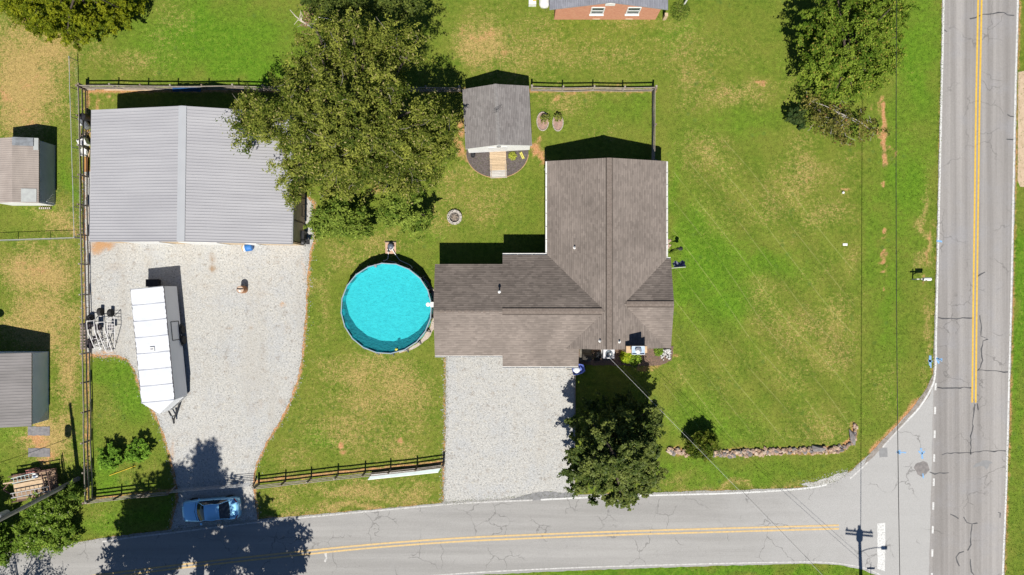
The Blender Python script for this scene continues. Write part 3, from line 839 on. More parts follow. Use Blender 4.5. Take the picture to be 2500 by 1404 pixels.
def window(parent, c, w, h, nrm, name='window', frame=WHITE):
    """sash window on a wall: frame parts and a recessed pane; c = centre, nrm = outward plan direction"""
    n = Vector((nrm[0], nrm[1], 0)); s = Vector((-n.y, n.x, 0)); c = Vector(c); up = Vector((0, 0, 1))
    b = MB(); t = .07
    for sx in (-1, 1): b.bar(c + s*sx*(w/2) - up*h/2 + n*.02, c + s*sx*(w/2) + up*h/2 + n*.02, .09, t, n)
    for sz in (-1, 0, 1): b.bar(c - s*w/2 + up*sz*h/2 + n*.02, c + s*w/2 + up*sz*h/2 + n*.02, t, .09 if sz else .05, up)
    f = b.build(name, frame, parent, world=True)
    g = MB().bar(c - s*(w/2-.03), c + s*(w/2-.03), .03, h - .06, up); g.build('pane', GLASS, f, world=True)
    s2 = MB().bar(c - s*(w/2+.08) - up*(h/2+.06) + n*.07, c + s*(w/2+.08) - up*(h/2+.06) + n*.07, .16, .05, up); s2.build('sill', frame, f, world=True)
    return f

# ------------------------------------------------------------------ the brown-roofed house
RG, EV, PT = 4.0, 2.60, .302
MX, MN, MS = 7.35, 9.8, -4.70          # main ridge X, north rake, south rake
ML, MR_ = 2.72, 11.98
WY, WR = -1.795, 3.91                  # west wing ridge
PY, PR = -1.25, 3.65                   # east porch ridge
house = thing('house', 'brown shingle-roofed house with cross gables beside the round pool', 'house', (4, 1, 0))
zMW = lambda x, y: RG - PT * (MX - x)
zME = lambda x, y: RG - PT * (x - MX)
zWN = lambda x, y: WR - PT * (y - WY)
zWS = lambda x, y: WR - PT * (WY - y)
zPN = lambda x, y: PR - PT * (y - PY)
zPS = lambda x, y: PR - PT * (PY - y)
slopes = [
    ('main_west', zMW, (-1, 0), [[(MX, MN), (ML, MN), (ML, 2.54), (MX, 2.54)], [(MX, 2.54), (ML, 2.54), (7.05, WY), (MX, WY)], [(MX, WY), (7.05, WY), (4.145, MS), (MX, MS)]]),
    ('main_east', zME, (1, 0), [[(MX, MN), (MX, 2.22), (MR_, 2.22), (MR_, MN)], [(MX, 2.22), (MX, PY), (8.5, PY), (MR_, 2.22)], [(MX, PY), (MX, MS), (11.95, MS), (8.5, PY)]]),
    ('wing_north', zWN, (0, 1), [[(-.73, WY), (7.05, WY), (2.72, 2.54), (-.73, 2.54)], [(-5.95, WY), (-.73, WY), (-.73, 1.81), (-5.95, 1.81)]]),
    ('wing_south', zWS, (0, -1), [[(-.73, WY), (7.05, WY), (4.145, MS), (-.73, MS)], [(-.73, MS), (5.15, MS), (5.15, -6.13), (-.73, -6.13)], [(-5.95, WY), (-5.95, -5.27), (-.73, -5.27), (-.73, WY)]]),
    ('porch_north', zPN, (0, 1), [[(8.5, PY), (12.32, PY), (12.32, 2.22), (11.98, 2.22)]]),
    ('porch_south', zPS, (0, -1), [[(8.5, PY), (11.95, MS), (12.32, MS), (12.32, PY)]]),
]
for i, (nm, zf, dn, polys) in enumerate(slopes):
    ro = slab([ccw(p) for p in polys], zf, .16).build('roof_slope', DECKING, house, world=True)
    sb = shingle_mesh('shingles', polys, zf, dn, SHINGLE, (.168 if 'north' in nm else (.222 if 'main' in nm else .248), .845, .735), seed=i, spread=.03, lift=.02)  # tint follows slope direction: shading painted into the shingles, north darkest
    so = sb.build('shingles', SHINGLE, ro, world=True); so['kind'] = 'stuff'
# ridge vents and caps
def ridge(x0, y0, x1, y1, z, w, parent, m=VENTM, piece=.31, h=.055, name='ridge_cap'):
    a = Vector((x0, y0, z)); b = Vector((x1, y1, z)); L = (b - a).length; n = max(1, int(L / piece)); d = (b - a) / n
    sd = Vector((-d.y, d.x, 0)).normalized(); rr = random.Random(int(x0 * 10 + y0))
    for i in range(n):
        p = a + d * i; q = a + d * (i + 1.05) if i < n - 1 else b
        mb = MB(); o1 = rr.uniform(0, .006)
        for (e, zz) in ((p, h + .012 + o1), (q, h + o1)):
            mb.v += [tuple(e - sd*w/2 + Vector((0, 0, -.02))), tuple(e - sd*w/2 + Vector((0, 0, zz - .03))), tuple(e + Vector((0, 0, zz))), tuple(e + sd*w/2 + Vector((0, 0, zz - .03))), tuple(e + sd*w/2 + Vector((0, 0, -.02)))]
        mb.f += [(0, 1, 6, 5), (1, 2, 7, 6), (2, 3, 8, 7), (3, 4, 9, 8), (0, 4, 3, 2, 1), (5, 6, 7, 8, 9)]
        mb.build(name, m, parent, world=True)
SLOT = mat('vent_slot_dark', (.035, .028, .024), None, 4, .9)
def slots(x0, y0, x1, y1, z, off):
    a = Vector((x0, y0, z)); b = Vector((x1, y1, z)); d = (b - a).normalized(); s = Vector((-d.y, d.x, 0))
    for k in (-1, 1): MB().bar(a + s*k*off, b + s*k*off, .05, .03).build('vent_slot', SLOT, house, world=True)
slots(MX, MN - .02, MX, MS + .02, RG - .035, .225); slots(-.73, WY, 6.80, WY, WR - .035, .235); slots(8.75, PY, 12.29, PY, PR - .035, .225)
ridge(MX, MN - .01, MX, MS + .01, RG - .01, .40, house, piece=.62)
ridge(-.73, WY, 6.85, WY, WR - .01, .42, house, piece=.62)
ridge(8.72, PY, 12.30, PY, PR - .01, .40, house, piece=.62)
ridge(-5.94, WY, -.8, WY, WR - .05, .26, house, piece=.45, h=.05)
# walls, gables
W = MB()
W.box(ML + .42, MR_ - .42, MS + .35, MN - .32, 0, EV - .05)
W.box(-.4, 4.9, -5.7, 2.12, 0, EV - .06)
W.box(8.5, 12.0, -4.4, 1.85, 0, 2.55)
wo = W.build('wall', SIDING, house, world=True)
for y0, y1 in ((MN - .5, MN - .34), (MS + .36, MS + .5)):
    MB().prism([(ML+.42, y0), (MR_-.42, y0), (MR_-.42, y1), (ML+.42, y1)], EV - .1, EV - .04).build('gable_base', SIDING, house, world=True)
    g = MB(); n = 0
    for y in (y0, y1): g.v += [(ML+.42, y, EV - .05), (MR_-.42, y, EV - .05), (MR_-.42, y, zME(MR_-.42, 0) - .17), (MX, y, RG - .17), (ML+.42, y, zMW(ML+.42, 0) - .17)]
    g.f += [(0,1,2,3,4), (9,8,7,6,5)] + [(i, (i+1) % 5 + 0, (i+1) % 5 + 5, i + 5) for i in range(5)]
    g.build('gable', SIDING, house, world=True)
g = MB()
for x in (12.02, 12.12): g.v += [(x, -4.3, 2.5), (x, 1.8, 2.5), (x, 1.8, zPN(0, 1.8) - .17), (x, PY, PR - .17), (x, -4.3, zPS(0, -4.3) - .17)]
g.f += [(0,1,2,3,4), (9,8,7,6,5)] + [(i, (i+1) % 5, (i+1) % 5 + 5, i + 5) for i in range(5)]
g.build('gable', SIDING, house, world=True)
# open carport end of the wing: posts and a beam
for x in (-5.7, -3.3):
    for y in (1.5, -4.95):
        MB().box(x - .07, x + .07, y - .07, y + .07, 0, 2.68).build('carport_post', WHITE, house, world=True)
for y in (1.5, -4.95): MB().box(-5.85, -.45, y - .06, y + .06, 2.55, 2.70).build('carport_beam', WHITE, house, world=True)
for y in (3.0, 5.6, 8.2): window(house, (ML + .42, y, 1.5), 1.0, 1.2, (-1, 0))
for y in (3.4, 6.2, 8.4): window(house, (MR_ - .42, y, 1.5), 1.0, 1.2, (1, 0))
window(house, (5.4, MS + .35, 1.5), .9, 1.1, (0, -1))
dr = MB().box(11.99, 12.05, -1.2, -.25, 0, 2.08).build('door', mat('house_door', (.20, .05, .04), None, 3, .5), house, world=True)
MB().box(12.05, 12.10, -.42, -.36, .95, 1.05).build('handle', STEEL, dr, world=True)
# gutters with hangers, downspouts
def gutter(a, b, z, out):
    a = Vector((*a, z)); b = Vector((*b, z)); o = Vector((*out, 0))
    mb = MB()
    mb.bar(a + o*.005, b + o*.005, .012, .10); mb.bar(a + o*.115, b + o*.115, .012, .10); mb.bar(a + o*.06 - Vector((0, 0, .045)), b + o*.06 - Vector((0, 0, .045)), .11, .012)
    g = mb.build('gutter', WHITE, house, world=True)
    n = int((b - a).length / .9)
    for i in range(1, n):
        p = a.lerp(b, i / n) + Vector((0, 0, .045)); MB().bar(p - o*.02, p + o*.13, .03, .02).build('hanger', WHITE, g, world=True)
gutter((ML, MN), (ML, 2.66), EV - .07, (-1, 0))
gutter((-.73, 2.54), (ML - .01, 2.54), EV - .07, (0, 1))
gutter((MR_, MN), (MR_, 2.35), EV - .07, (1, 0))
gutter((11.99, 2.22), (12.32, 2.22), EV - .07, (0, 1))
gutter((-.73, -6.13), (5.15, -6.13), EV - .07, (0, -1))
gutter((-5.95, -5.27), (-.75, -5.27), 2.86 - .08, (0, -1))
for (x, y) in ((ML - .06, 9.55), (MR_ + .06, 9.55), (MR_ + .08, 2.5), (5.05, -6.2)):
    MB().tube([(x, y, EV - .1), (x, y, .25), (x + .0, y, .08)], .045, 6).build('downspout', WHITE, house, world=True)
# roof penetrations
PVC = mat('white_pipe', (.80, .79, .76), (.7, .69, .66), 6, .5)
for (px, py, zf, hh) in ((1404, 604, zMW, .30), (1464, 832, zMW, .28), (1511, 834, zME, .26)):
    p = P(px, py, 3.6); z = zf(p.x, p.y)
    v = MB().lathe([(.12, 0), (.12, .02), (.06, .05), (.055, hh), (.04, hh)], (p.x, p.y, z), 10).build('vent_pipe', PVC, house, world=True)
    MB().lathe([(.035, 0), (.035, .01)], (p.x, p.y, z + hh), 8).build('pipe_mouth', BLACK, v, world=True)
p = P(1219, 713, 3.8); z = zWN(p.x, p.y)
v = MB().lathe([(.13, 0), (.12, .03), (.055, .06), (.05, .55), (.11, .58), (.10, .66), (.02, .70)], (p.x, p.y, z), 12).build('flue', PVC, house, world=True)
# chimney at the south edge
chm = thing('chimney', 'tan chimney with a raised stack and pale blue metal cap at the roof edge', 'chimney', (9.38, -4.6, 0))
CB = mat('tan_stucco', (.60, .42, .25), (.52, .36, .21), 5, .85, .3)
MB().box(8.60, 10.18, -4.93, -4.42, 0, 4.15).build('shoulder', CB, chm, world=True)
MB().box(8.98, 9.82, -4.92, -4.43, 4.15, 4.62).build('stack', CB, chm, world=True)
CAPB = mat('blue_sheet_metal', (.50, .62, .74), (.40, .52, .66), 3, .35, metal=.3)
cp = MB(); x0, x1, y0, y1, z = 8.93, 9.87, -4.98, -4.38, 4.625
cp.box(x0, x1, y0, y1, z, z + .03)
ca = cp.build('cap', CAPB, chm, world=True)
rim = MB()
for (a, b) in (((x0, y0), (x1, y0)), ((x1, y0), (x1, y1)), ((x1, y1), (x0, y1)), ((x0, y1), (x0, y0))): rim.bar((*a, z + .09), (*b, z + .09), .035, .12)
rim.build('cap_rim', mat('pale_blue_rim', (.66, .74, .80), None, 3, .4), ca, world=True)
MB().lathe([(.17, 0), (.17, .16), (.24, .17), (.24, .20), (.05, .24)], (9.4, -4.68, z + .03), 14).build('flue_cowl', STEEL, ca, world=True)

# ------------------------------------------------------------------ metal building
mb_c = (-24.47, 8.42); rot = R(-.8)
barn = thing('metal_building', 'large pale grey ribbed-metal workshop with low gable roof', 'workshop', (*mb_c, 0), rot)
BW, BD, BE, BR = 7.72, 5.0, 3.4, 5.0
METAL = mat('grey_metal_roof', (.385, .382, .395), (.34, .337, .352), .5, .42, spec=.4, detail=6, stretch=(.35, 2.2, 1))
METALW = mat('tan_metal_wall', (.60, .46, .30), (.55, .42, .27), 2, .6)
npan = 11; pw = 2 * BD / npan
for sd in (-1, 1):
    for i in range(npan):
        y0 = -BD + i * pw; b = MB(); rows = [[], []]
        prof = []
        for k in range(4):
            y = y0 + pw * k / 4
            prof += [(y, 0), (y + pw * .175, 0), (y + pw * .19, .035), (y + pw * .225, .035), (y + pw * .24, 0)]
        prof.append((y0 + pw - .004, 0))
        for (y, hh) in prof:
            rows[0].append((0, y, BR + hh)); rows[1].append((sd * BW, y, BE + hh))
        if sd > 0: rows = rows[::-1]
        b.grid(rows)
        b.build('roof_panel', METAL, barn)
rc = MB(); zz = BR
rc.grid([[(x, y, z) for x, z in ((-.30, BR - .062 + .045), (-.29, BR - .055 + .06), (0, BR + .075), (.29, BR - .055 + .06), (.30, BR - .062 + .045))] for y in (-BD - .03, BD + .03)])
rc.build('ridge_flashing', mat('ridge_flashing', (.40, .41, .425), (.38, .39, .405), 1, .4), barn)
# roof underside, rake trim
und = MB()
for sd in (-1, 1): und.prism([(0, -BD + .02), (sd * (BW - .02), -BD + .02), (sd * (BW - .02), BD - .02), (0, BD - .02)], [BR - .1, BE - .1, BE - .1, BR - .1], [BR - .01, BE - .01, BE - .01, BR - .01])
und.build('roof_deck', METALW, barn)
for y in (-BD, BD):
    for sd in (-1, 1): MB().bar((0, y, BR - .04), (sd * BW, y, BE - .04), .05, .16).build('rake_trim', METAL, barn)
for sd in (-1, 1): MB().box(sd*BW - .06, sd*BW + .06, -BD, BD, BE - .16, BE - .045).build('eave_trim', mat('grey_trim', (.40, .40, .42), None, 2, .5), barn)
ww = MB(); wx, wy = BW - .12, BD - .14
for y in (-wy, wy):
    ww.prism([(-wx, y - .05), (wx, y - .05), (wx, y + .05), (-wx, y + .05)], 0, BE - .12)
for x in (-wx, wx): ww.box(x - .05, x + .05, -wy + .06, wy - .06, 0, BE - .12)
ww.build('wall', METALW, barn)
for y in (-wy, wy):
    g = MB()
    for yy in (y - .05, y + .05): g.v += [(-wx, yy, BE - .12), (wx, yy, BE - .12), (0, yy, BR - .14)]
    g.f += [(0, 1, 2), (5, 4, 3), (0, 3, 4, 1), (1, 4, 5, 2), (2, 5, 3, 0)]; g.build('gable', METALW, barn)
for x in (-4.3, 0.2): MB().box(x - 1.5, x + 1.5, -wy - .09, -wy - .055, 0, 2.7).build('roller_door', WHITE, barn)
d = MB().box(3.6, 4.5, -wy - .09, -wy - .055, 0, 2.05).build('door', WHITE, barn); MB().box(4.35, 4.42, -wy - .14, -wy - .09, .95, 1.05).build('handle', STEEL, d)
for y in (-1.1, -3.1, -4.75):
    MB().box(wx + .05, wx + .10, y - .04, y + .04, 0, BE - .14).build('wall_batten', mat('brown_trim', (.10, .065, .045), None, 3, .7), barn)

# ------------------------------------------------------------------ white garden shed with ramp
gs = thing('garden_shed', 'white garden shed with grey shingle gable roof behind the fan-shaped mulch bed', 'shed', (-1.15, 13.25, 0), R(3.0))
SW, SD, SE, SR = 2.60, 2.33, 2.35, 3.30
pit = (SR - SE) / SW
for sd in (-1, 1):
    zf = (lambda s: (lambda x, y: SR - pit * abs(x)))(sd)
    poly = [[(0, -SD), (sd * SW, -SD), (sd * SW, SD), (0, SD)]]
    ro = slab([ccw(p) for p in poly], zf, .10).build('roof_slope', WHITE, gs)
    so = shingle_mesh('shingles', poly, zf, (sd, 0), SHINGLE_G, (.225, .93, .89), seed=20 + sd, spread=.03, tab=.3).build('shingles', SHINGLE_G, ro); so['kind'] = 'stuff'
for i in range(15):
    y0 = -SD + i * 2 * SD / 15; mbx = MB()
    mbx.grid([[(-.15, y, SR - .045 + .02), (0, y, SR + .03), (.15, y, SR - .045 + .02)] for y in (y0, y0 + 2 * SD / 15 + .01)]); mbx.build('ridge_cap', mat('grey_cap', (.25, .235, .225), None, 8, .9), gs)
SWH = mat('white_shed_wall', (.80, .80, .78), (.74, .74, .72), 2, .6)
wl_ = MB(); wl_.box(-SW + .14, SW - .14, -SD + .10, SD - .14, .25, SE - .12); wl_.build('wall', SWH, gs)
for y in (-SD + .10, SD - .22):
    g = MB()
    for yy in (y, y + .08): g.v += [(-SW + .14, yy, SE - .121), (SW - .14, yy, SE - .121), (SW - .14, yy, SE - .07), (0, yy, SR - .12), (-SW + .14, yy, SE - .07)]
    g.f += [(0,1,2,3,4), (9,8,7,6,5)] + [(i, (i+1) % 5, (i+1) % 5 + 5, i + 5) for i in range(5)]; g.build('gable', SWH, gs)
MB().box(-SW + .2, SW - .2, -SD + .2, SD - .2, 0, .25).build('footing', mat('dark_block', (.16, .15, .14), None, 3, .9), gs)
MB().box(-.85, .65, -SD + .07, -SD + .098, .28, 2.05).build('door', mat('shed_door', (.74, .74, .73), None, 3, .6), gs)
MB().lathe([(.05, -.02), (.16, -.03), (.16, -.10), (.03, -.12)], (0, -SD + .09, 2.45), 12, 'y').build('wall_lamp', STEEL, gs)
an = MB(); an.tube([(-.05, .15, SR + .02), (-.05, .15, SR + .5)], .012, 5)
for k in range(3): an.tube([(-.35 + .1*k, .0 + .12*k, SR + .45), (.2 + .1*k, .15 + .12*k, SR + .45)], .012, 5)
an.build('aerial', BLACK, gs)
# ramp of boards
ramp_t = thing('wooden_ramp', 'pale plank ramp leading down from the white shed', 'ramp', (-1.12, 10.0, 0), R(2.0))
n = 17; Lr = 2.12
for i in range(n):
    t0 = i / n; y = 1.02 - Lr * (i + .5) / n; z = .34 - .30 * (i + .5) / n
    c = (.56, .42, .27) if i < 12 else (.55, .52, .47)
    MB().box(-.66 + random.uniform(-.012, .012), .66 + random.uniform(-.012, .012), y - Lr/n/2 + .007, y + Lr/n/2 - .007, z - .03, z + random.uniform(-.004, .006)).build('plank', mat('ramp_plank_%d' % (i % 4 + (10 if i >= 12 else 0)), tuple(q * (.9 + .06 * (i % 4)) for q in c), None, 5, .8, .2, stretch=(1, 6, 1)), ramp_t)
for x in (-.58, .58): MB().bar((x, 1.0, .25), (x, -1.08, .0), .06, .14).build('stringer', WOOD, ramp_t)

# mulch beds
MULCH = mat('dark_mulch', (.135, .115, .11), (.085, .07, .065), 7, .95, .6, world_pos=True)
MULCHB = mat('brown_mulch', (.20, .13, .095), (.12, .085, .07), 7, .95, .6, world_pos=True)
c = P(1214, 372); arc = [(c.x + 2.52 * math.cos(a), c.y + 2.05 * math.sin(a)) for a in np.linspace(math.pi, 2 * math.pi, 26)]
sheet('mulch_bed', dense([(c.x - 2.5, c.y + .6)] + arc + [(c.x + 2.5, c.y + .6)], .25, .03), .008, MULCH)
ed = thing('bed_edging', 'thin curved tan edging around the fan-shaped mulch bed', 'edging', (c.x, c.y - 2, 0))
MB().tube([(x, y, .02) for x, y in [(c.x + 2.55 * math.cos(a), c.y + 2.08 * math.sin(a)) for a in np.linspace(math.pi * 1.03, 2 * math.pi * .985, 40)]], .035, 5).build('edging_strip', mat('tan_edging', (.46, .30, .16), None, 4, .9), ed, world=True)
sheet('mulch_bed', dense(px_line([(1405,835),(1405,888),(1450,892),(1520,892),(1560,893),(1610,892),(1640,880),(1645,845)]), .25, .04), .008, MULCHB)

# ------------------------------------------------------------------ sheds on the left
s1 = thing('tin_shed', 'low tan metal-roofed shed with patched roof panels and white front at the left edge', 'shed', (-38.85, 9.15, 0))
RX, RH, s1e, s1r, y0, y1 = -38.85, 1.80, 2.1, 2.5, 6.62, 11.68
TAN = mat('weathered_tan_metal', (.33, .285, .25), (.25, .215, .19), 1.2, .7, .15, stretch=(1, .3, 1))
TANL = mat('pale_tan_metal', (.36, .31, .275), (.31, .265, .235), 1.2, .7, .1)
for sd, mm in ((-1, TANL), (1, TAN)):
    npn = 6
    for i in range(npn):
        ya = y0 + (y1 - y0) * i / npn; yb = y0 + (y1 - y0) * (i + 1) / npn; rows = [[], []]
        prof = []
        nr = 5
        for k in range(nr):
            y = ya + (yb - ya) * k / nr; w = (yb - ya) / nr
            prof += [(y, 0), (y + w * .6, 0), (y + w * .7, .02), (y + w * .85, .02), (y + w * .95, 0)]
        prof.append((yb, 0))
        for y, hh in prof: rows[0].append((RX, y, s1r + hh)); rows[1].append((RX + sd * RH, y, s1e + hh))
        if sd > 0: rows = rows[::-1]
        MB().grid(rows).build('roof_panel', mm, s1, world=True)
dk = MB()
for sd in (-1, 1): dk.prism([(RX, y0+.03), (RX + sd*(RH-.02), y0+.03), (RX + sd*(RH-.02), y1-.03), (RX, y1-.03)], [s1r - .12, s1e - .12, s1e - .12, s1r - .12], [s1r - .01, s1e - .01, s1e - .01, s1r - .01])
dk.build('roof_deck', WOOD, s1, world=True)
PATG = mat('grey_roof_patch', (.24, .26, .28), (.16, .17, .18), 3, .7, .1); PATL = mat('pale_roof_patch', (.42, .44, .42), (.36, .37, .36), 3, .6)
zr = lambda x: s1r - (s1r - s1e) * abs(x - RX) / RH
for (xa, xb, ya, yb, mm) in ((RX + .02, RX + 1.5, 11.05, 11.70, PATG), (RX + 1.45, RX + 1.79, 10.75, 11.69, PATL), (RX + .62, RX + 1.66, 6.68, 7.72, PATL)):
    MB().prism([(xa, ya), (xb, ya), (xb, yb), (xa, yb)], [zr(xa) + .022, zr(xb) + .022, zr(xb) + .022, zr(xa) + .022], [zr(xa) + .04, zr(xb) + .04, zr(xb) + .04, zr(xa) + .04]).build('roof_patch', mm, s1, world=True)
BLUEW = mat('blue_grey_siding', (.38, .43, .54), (.33, .37, .47), 1.5, .7)
MB().box(RX + RH - .16, RX + RH - .10, y0 + .12, y1 - .12, 0, s1e - .14).build('wall', BLUEW, s1, world=True)
MB().box(RX - RH + .10, RX + RH - .161, y1 - .18, y1 - .12, 0, s1e - .13).build('wall', BLUEW, s1, world=True)
MB().box(RX - RH + .10, RX + RH - .161, y0 + .03, y0 + .09, .1, s1e - .06).build('wall', SWH, s1, world=True)
MB().box(RX - RH + .10, RX - RH + .16, y0 + .12, y1 - .181, 0, s1e - .14).build('wall', BLUEW, s1, world=True)
for k in range(6): MB().bar((RX + RH - .09, y0 + .25 + .13*k, .15), (RX + RH - .09, y0 + .25 + .13*k, .15 + .22 + .14 * (5 - k)), .03, .06).build('lit_rib', SWH, s1, world=True)  # white bars stepped into a triangle: grazing sunlight on the wall, built in
pt = MB()
for k in range(6): pt.box(RX + .5 + .16*k, RX + .5 + .16*k + .09, y0 - .25, y0 - .12, 0, .22)
pot = pt.build('paver_row', mat('pale_paver', (.5, .44, .38), None, 5, .9), None); tag(pot, 'short row of small pale pavers along the white shed front', 'pavers')

s2 = thing('metal_shed', 'grey-roofed shed with pale blue metal side wall at the left edge', 'shed', (-41.4, -8, 0))
ry, re_ = 3.25, 2.1; xe = -37.62; xr = -41.5; y0, y1 = -10.85, -5.1
GRB = mat('grey_brown_metal', (.235, .22, .215), (.175, .165, .16), 1.0, .7, .15, stretch=(.3, 1, 1))
for sd in (1, -1):
    npn = 5
    for i in range(npn):
        ya = y0 + (y1 - y0) * i / npn; yb = y0 + (y1 - y0) * (i + 1) / npn; rows = [[], []]; prof = []
        for k in range(5):
            y = ya + (yb - ya) * k / 5; w = (yb - ya) / 5
            prof += [(y, 0), (y + w*.6, 0), (y + w*.7, .02), (y + w*.85, .02), (y + w*.95, 0)]
        prof.append((yb, 0))
        for y, hh in prof: rows[0].append((xr, y, ry + hh)); rows[1].append((xr + sd * (xe - xr), y, re_ + hh))
        if sd > 0: rows = rows[::-1]
        MB().grid(rows).build('roof_panel', GRB, s2, world=True)
dk = MB()
for sd in (-1, 1): dk.prism([(xr, y0+.03), (xr + sd*(xe-xr-.02), y0+.03), (xr + sd*(xe-xr-.02), y1-.03), (xr, y1-.03)], [ry - .12, re_ - .12, re_ - .12, ry - .12], [ry - .01, re_ - .01, re_ - .01, ry - .01])
dk.build('roof_deck', WOOD, s2, world=True)
BLUEM = mat('pale_blue_metal', (.58, .68, .82), (.52, .62, .76), 1.2, .5)
wl_ = MB(); wl_.box(xe - .14, xe - .08, y0 + .1, y1 - .1, 0, re_ - .13); wl_.build('wall', BLUEM, s2, world=True)
wl_ = MB(); wl_.box(2*xr - xe + .1, xe - .141, y1 - .16, y1 - .10, 0, re_ - .1); wl_.box(2*xr - xe + .1, xe - .141, y0 + .10, y0 + .16, 0, re_ - .1); wl_.build('wall', BLUEM, s2, world=True)
for k in range(8): MB().bar((xe - .07, y0 + .15 + .11*k, .1), (xe - .07, y0 + .15 + .11*k, .12 + .18 * (8 - k) * .8), .02, .05).build('sunlit_rib', WHITE, s2, world=True)  # white ribs cut to a triangle stand in for sunlight past the eave
dsh = thing('unseen_disc', 'unseen round disc on a short mast, placed for its shadow by the metal shed', 'unseen disc', (-42.0, -5.0, 0))  # out of view; added to throw the round shadow north of the shed
MB().tube([(-42.0, -4.95, 0), (-42.0, -4.95, 3.9)], .05, 6).build('mast', STEEL, dsh, world=True)
MB().lathe([(.02, 0), (.35, .05), (.6, .18), (.62, .18), (.36, .03), (.02, -.03)], (-42.0, -4.95, 4.15), 18, 'y').build('dish', BLACK, dsh, world=True)

# ------------------------------------------------------------------ brick house at the top edge
bh = thing('brick_house', 'red brick gable-ended house with two white windows at the top edge', 'house', (7.55, 24, 0))
def brick_material():
    m = bpy.data.materials.new('red_brick'); m.use_nodes = True; nt = m.node_tree; b = nt.nodes['Principled BSDF']; b.inputs['Roughness'].default_value = .9
    geo = N(nt, 'ShaderNodeNewGeometry'); sp = N(nt, 'ShaderNodeSeparateXYZ'); cb = N(nt, 'ShaderNodeCombineXYZ')
    nt.links.new(geo.outputs['Position'], sp.inputs[0])
    nt.links.new(math_(nt, 'ADD', sp.outputs[0], sp.outputs[1]), cb.inputs[0]); nt.links.new(sp.outputs[2], cb.inputs[1])
    br = N(nt, 'ShaderNodeTexBrick'); nt.links.new(cb.outputs[0], br.inputs['Vector'])
    br.inputs['Scale'].default_value = 1; br.inputs['Brick Width'].default_value = .21; br.inputs['Row Height'].default_value = .075; br.inputs['Mortar Size'].default_value = .008
    br.inputs['Color1'].default_value = (.50, .175, .10, 1); br.inputs['Color2'].default_value = (.60, .26, .15, 1); br.inputs['Mortar'].default_value = (.62, .40, .28, 1)
    nt.links.new(br.outputs[0], b.inputs['Base Color'])
    bp = N(nt, 'ShaderNodeBump'); bp.inputs['Strength'].default_value = .6; bp.inputs['Distance'].default_value = .01; bp.invert = True
    nt.links.new(br.outputs['Fac'], bp.inputs['Height']); nt.links.new(bp.outputs[0], b.inputs['Normal'])
    return m
BRICK = brick_material()
wx0, wx1, wy0 = 3.43, 11.67, 21.8; bxm = 7.55; be, brz = 2.45, 3.65
wl_ = MB(); wl_.box(wx0, wx1, wy0, 33, 0, be - .03); wl_.build('wall', BRICK, bh, world=True)
g = MB()
for yy in (wy0 - .0, wy0 + .2): g.v += [(wx0, yy, be - .03), (wx1, yy, be - .03), (bxm, yy, brz - .14)]
g.f += [(0, 1, 2), (5, 4, 3), (0, 3, 4, 1), (1, 4, 5, 2), (2, 5, 3, 0)]; g.build('gable', BRICK, bh, world=True)
GRS = mat('slate_grey_shingle', (1, 1, 1), (.85, .85, .86), 1, .9, .3, 26, attr=True, world_pos=True)
for sd in (-1, 1):
    hw = 4.62; pz = (brz - be) / 4.12
    zf = lambda x, y: brz - pz * abs(x - bxm)
    poly = [[(bxm, wy0 - .12), (bxm + sd*hw, wy0 - .12), (bxm + sd*hw, 33.2), (bxm, 33.2)]]
    ro = slab([ccw(p) for p in poly], zf, .12).build('roof_slope', mat('grey_fascia', (.30, .31, .34), None, 3, .7), bh, world=True)
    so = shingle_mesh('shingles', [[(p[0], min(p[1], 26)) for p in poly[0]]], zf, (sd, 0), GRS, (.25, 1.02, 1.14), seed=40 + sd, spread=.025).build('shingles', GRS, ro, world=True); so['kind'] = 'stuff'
for (px) in (1459, 1547):
    x = (px - 1250) / S * .965; window(bh, (x, wy0, 1.83), .98, 1.25, (0, -1))
for px in (1455, 1535):
    x = (px - 1250) / S; MB().box(x - .3, x + .3, wy0 - .05, wy0 - .003, .12, .22).build('foundation_vent', mat('vent_tan', (.6, .45, .32), None, 3, .8), bh, world=True)
MB().box(bxm - .38, bxm + .38, wy0 - .06, wy0 - .005, 2.85, 3.25).build('gable_vent', WHITE, bh, world=True)
pr = MB().prism([(12.2, 22.9), (14.2, 22.9), (14.2, 30), (12.2, 30)], 2.42, 2.52).build('porch_roof', WHITE, bh, world=True)
MB().box(12.24, 12.5, 21.75, 22.0, 0, .9).build('porch_pier', mat('tan_pier', (.6, .45, .3), None, 3, .9), bh, world=True)
for x in (12.4, 14.0): MB().box(x - .06, x + .06, 23.0, 23.12, 0, 2.41).build('porch_post', WHITE, bh, world=True)
tank = thing('propane_tank', 'white propane tank lying beside the brick house corner', 'tank', (2.6, 23.4, 0))
MB().lathe([(.05, -.85), (.3, -.78), (.42, -.6), (.42, .6), (.3, .78), (.05, .85)], (2.6, 23.3, .72), 16, 'y').build('vessel', WHITE, tank, world=True)
for y in (22.9, 23.7): MB().box(2.3, 2.9, y - .08, y + .08, 0, .35).build('foot', STEEL, tank, world=True)
MB().lathe([(.12, 0), (.12, .14)], (2.6, 23.3, 1.12), 10).build('valve_cover', WHITE, tank, world=True)
brd = thing('leaning_board', 'white and orange board standing on the grass left of the brick house', 'board', (1.65, 23.2, 0))
MB().box(1.35, 1.95, 22.85, 22.95, 0, .55).build('white_panel', WHITE, brd, world=True)
MB().prism([(1.36, 22.96), (1.94, 22.96), (1.94, 23.7), (1.36, 23.7)], [.45, .45, .75, .75], [.55, .55, .85, .85]).build('white_panel', WHITE, brd, world=True)
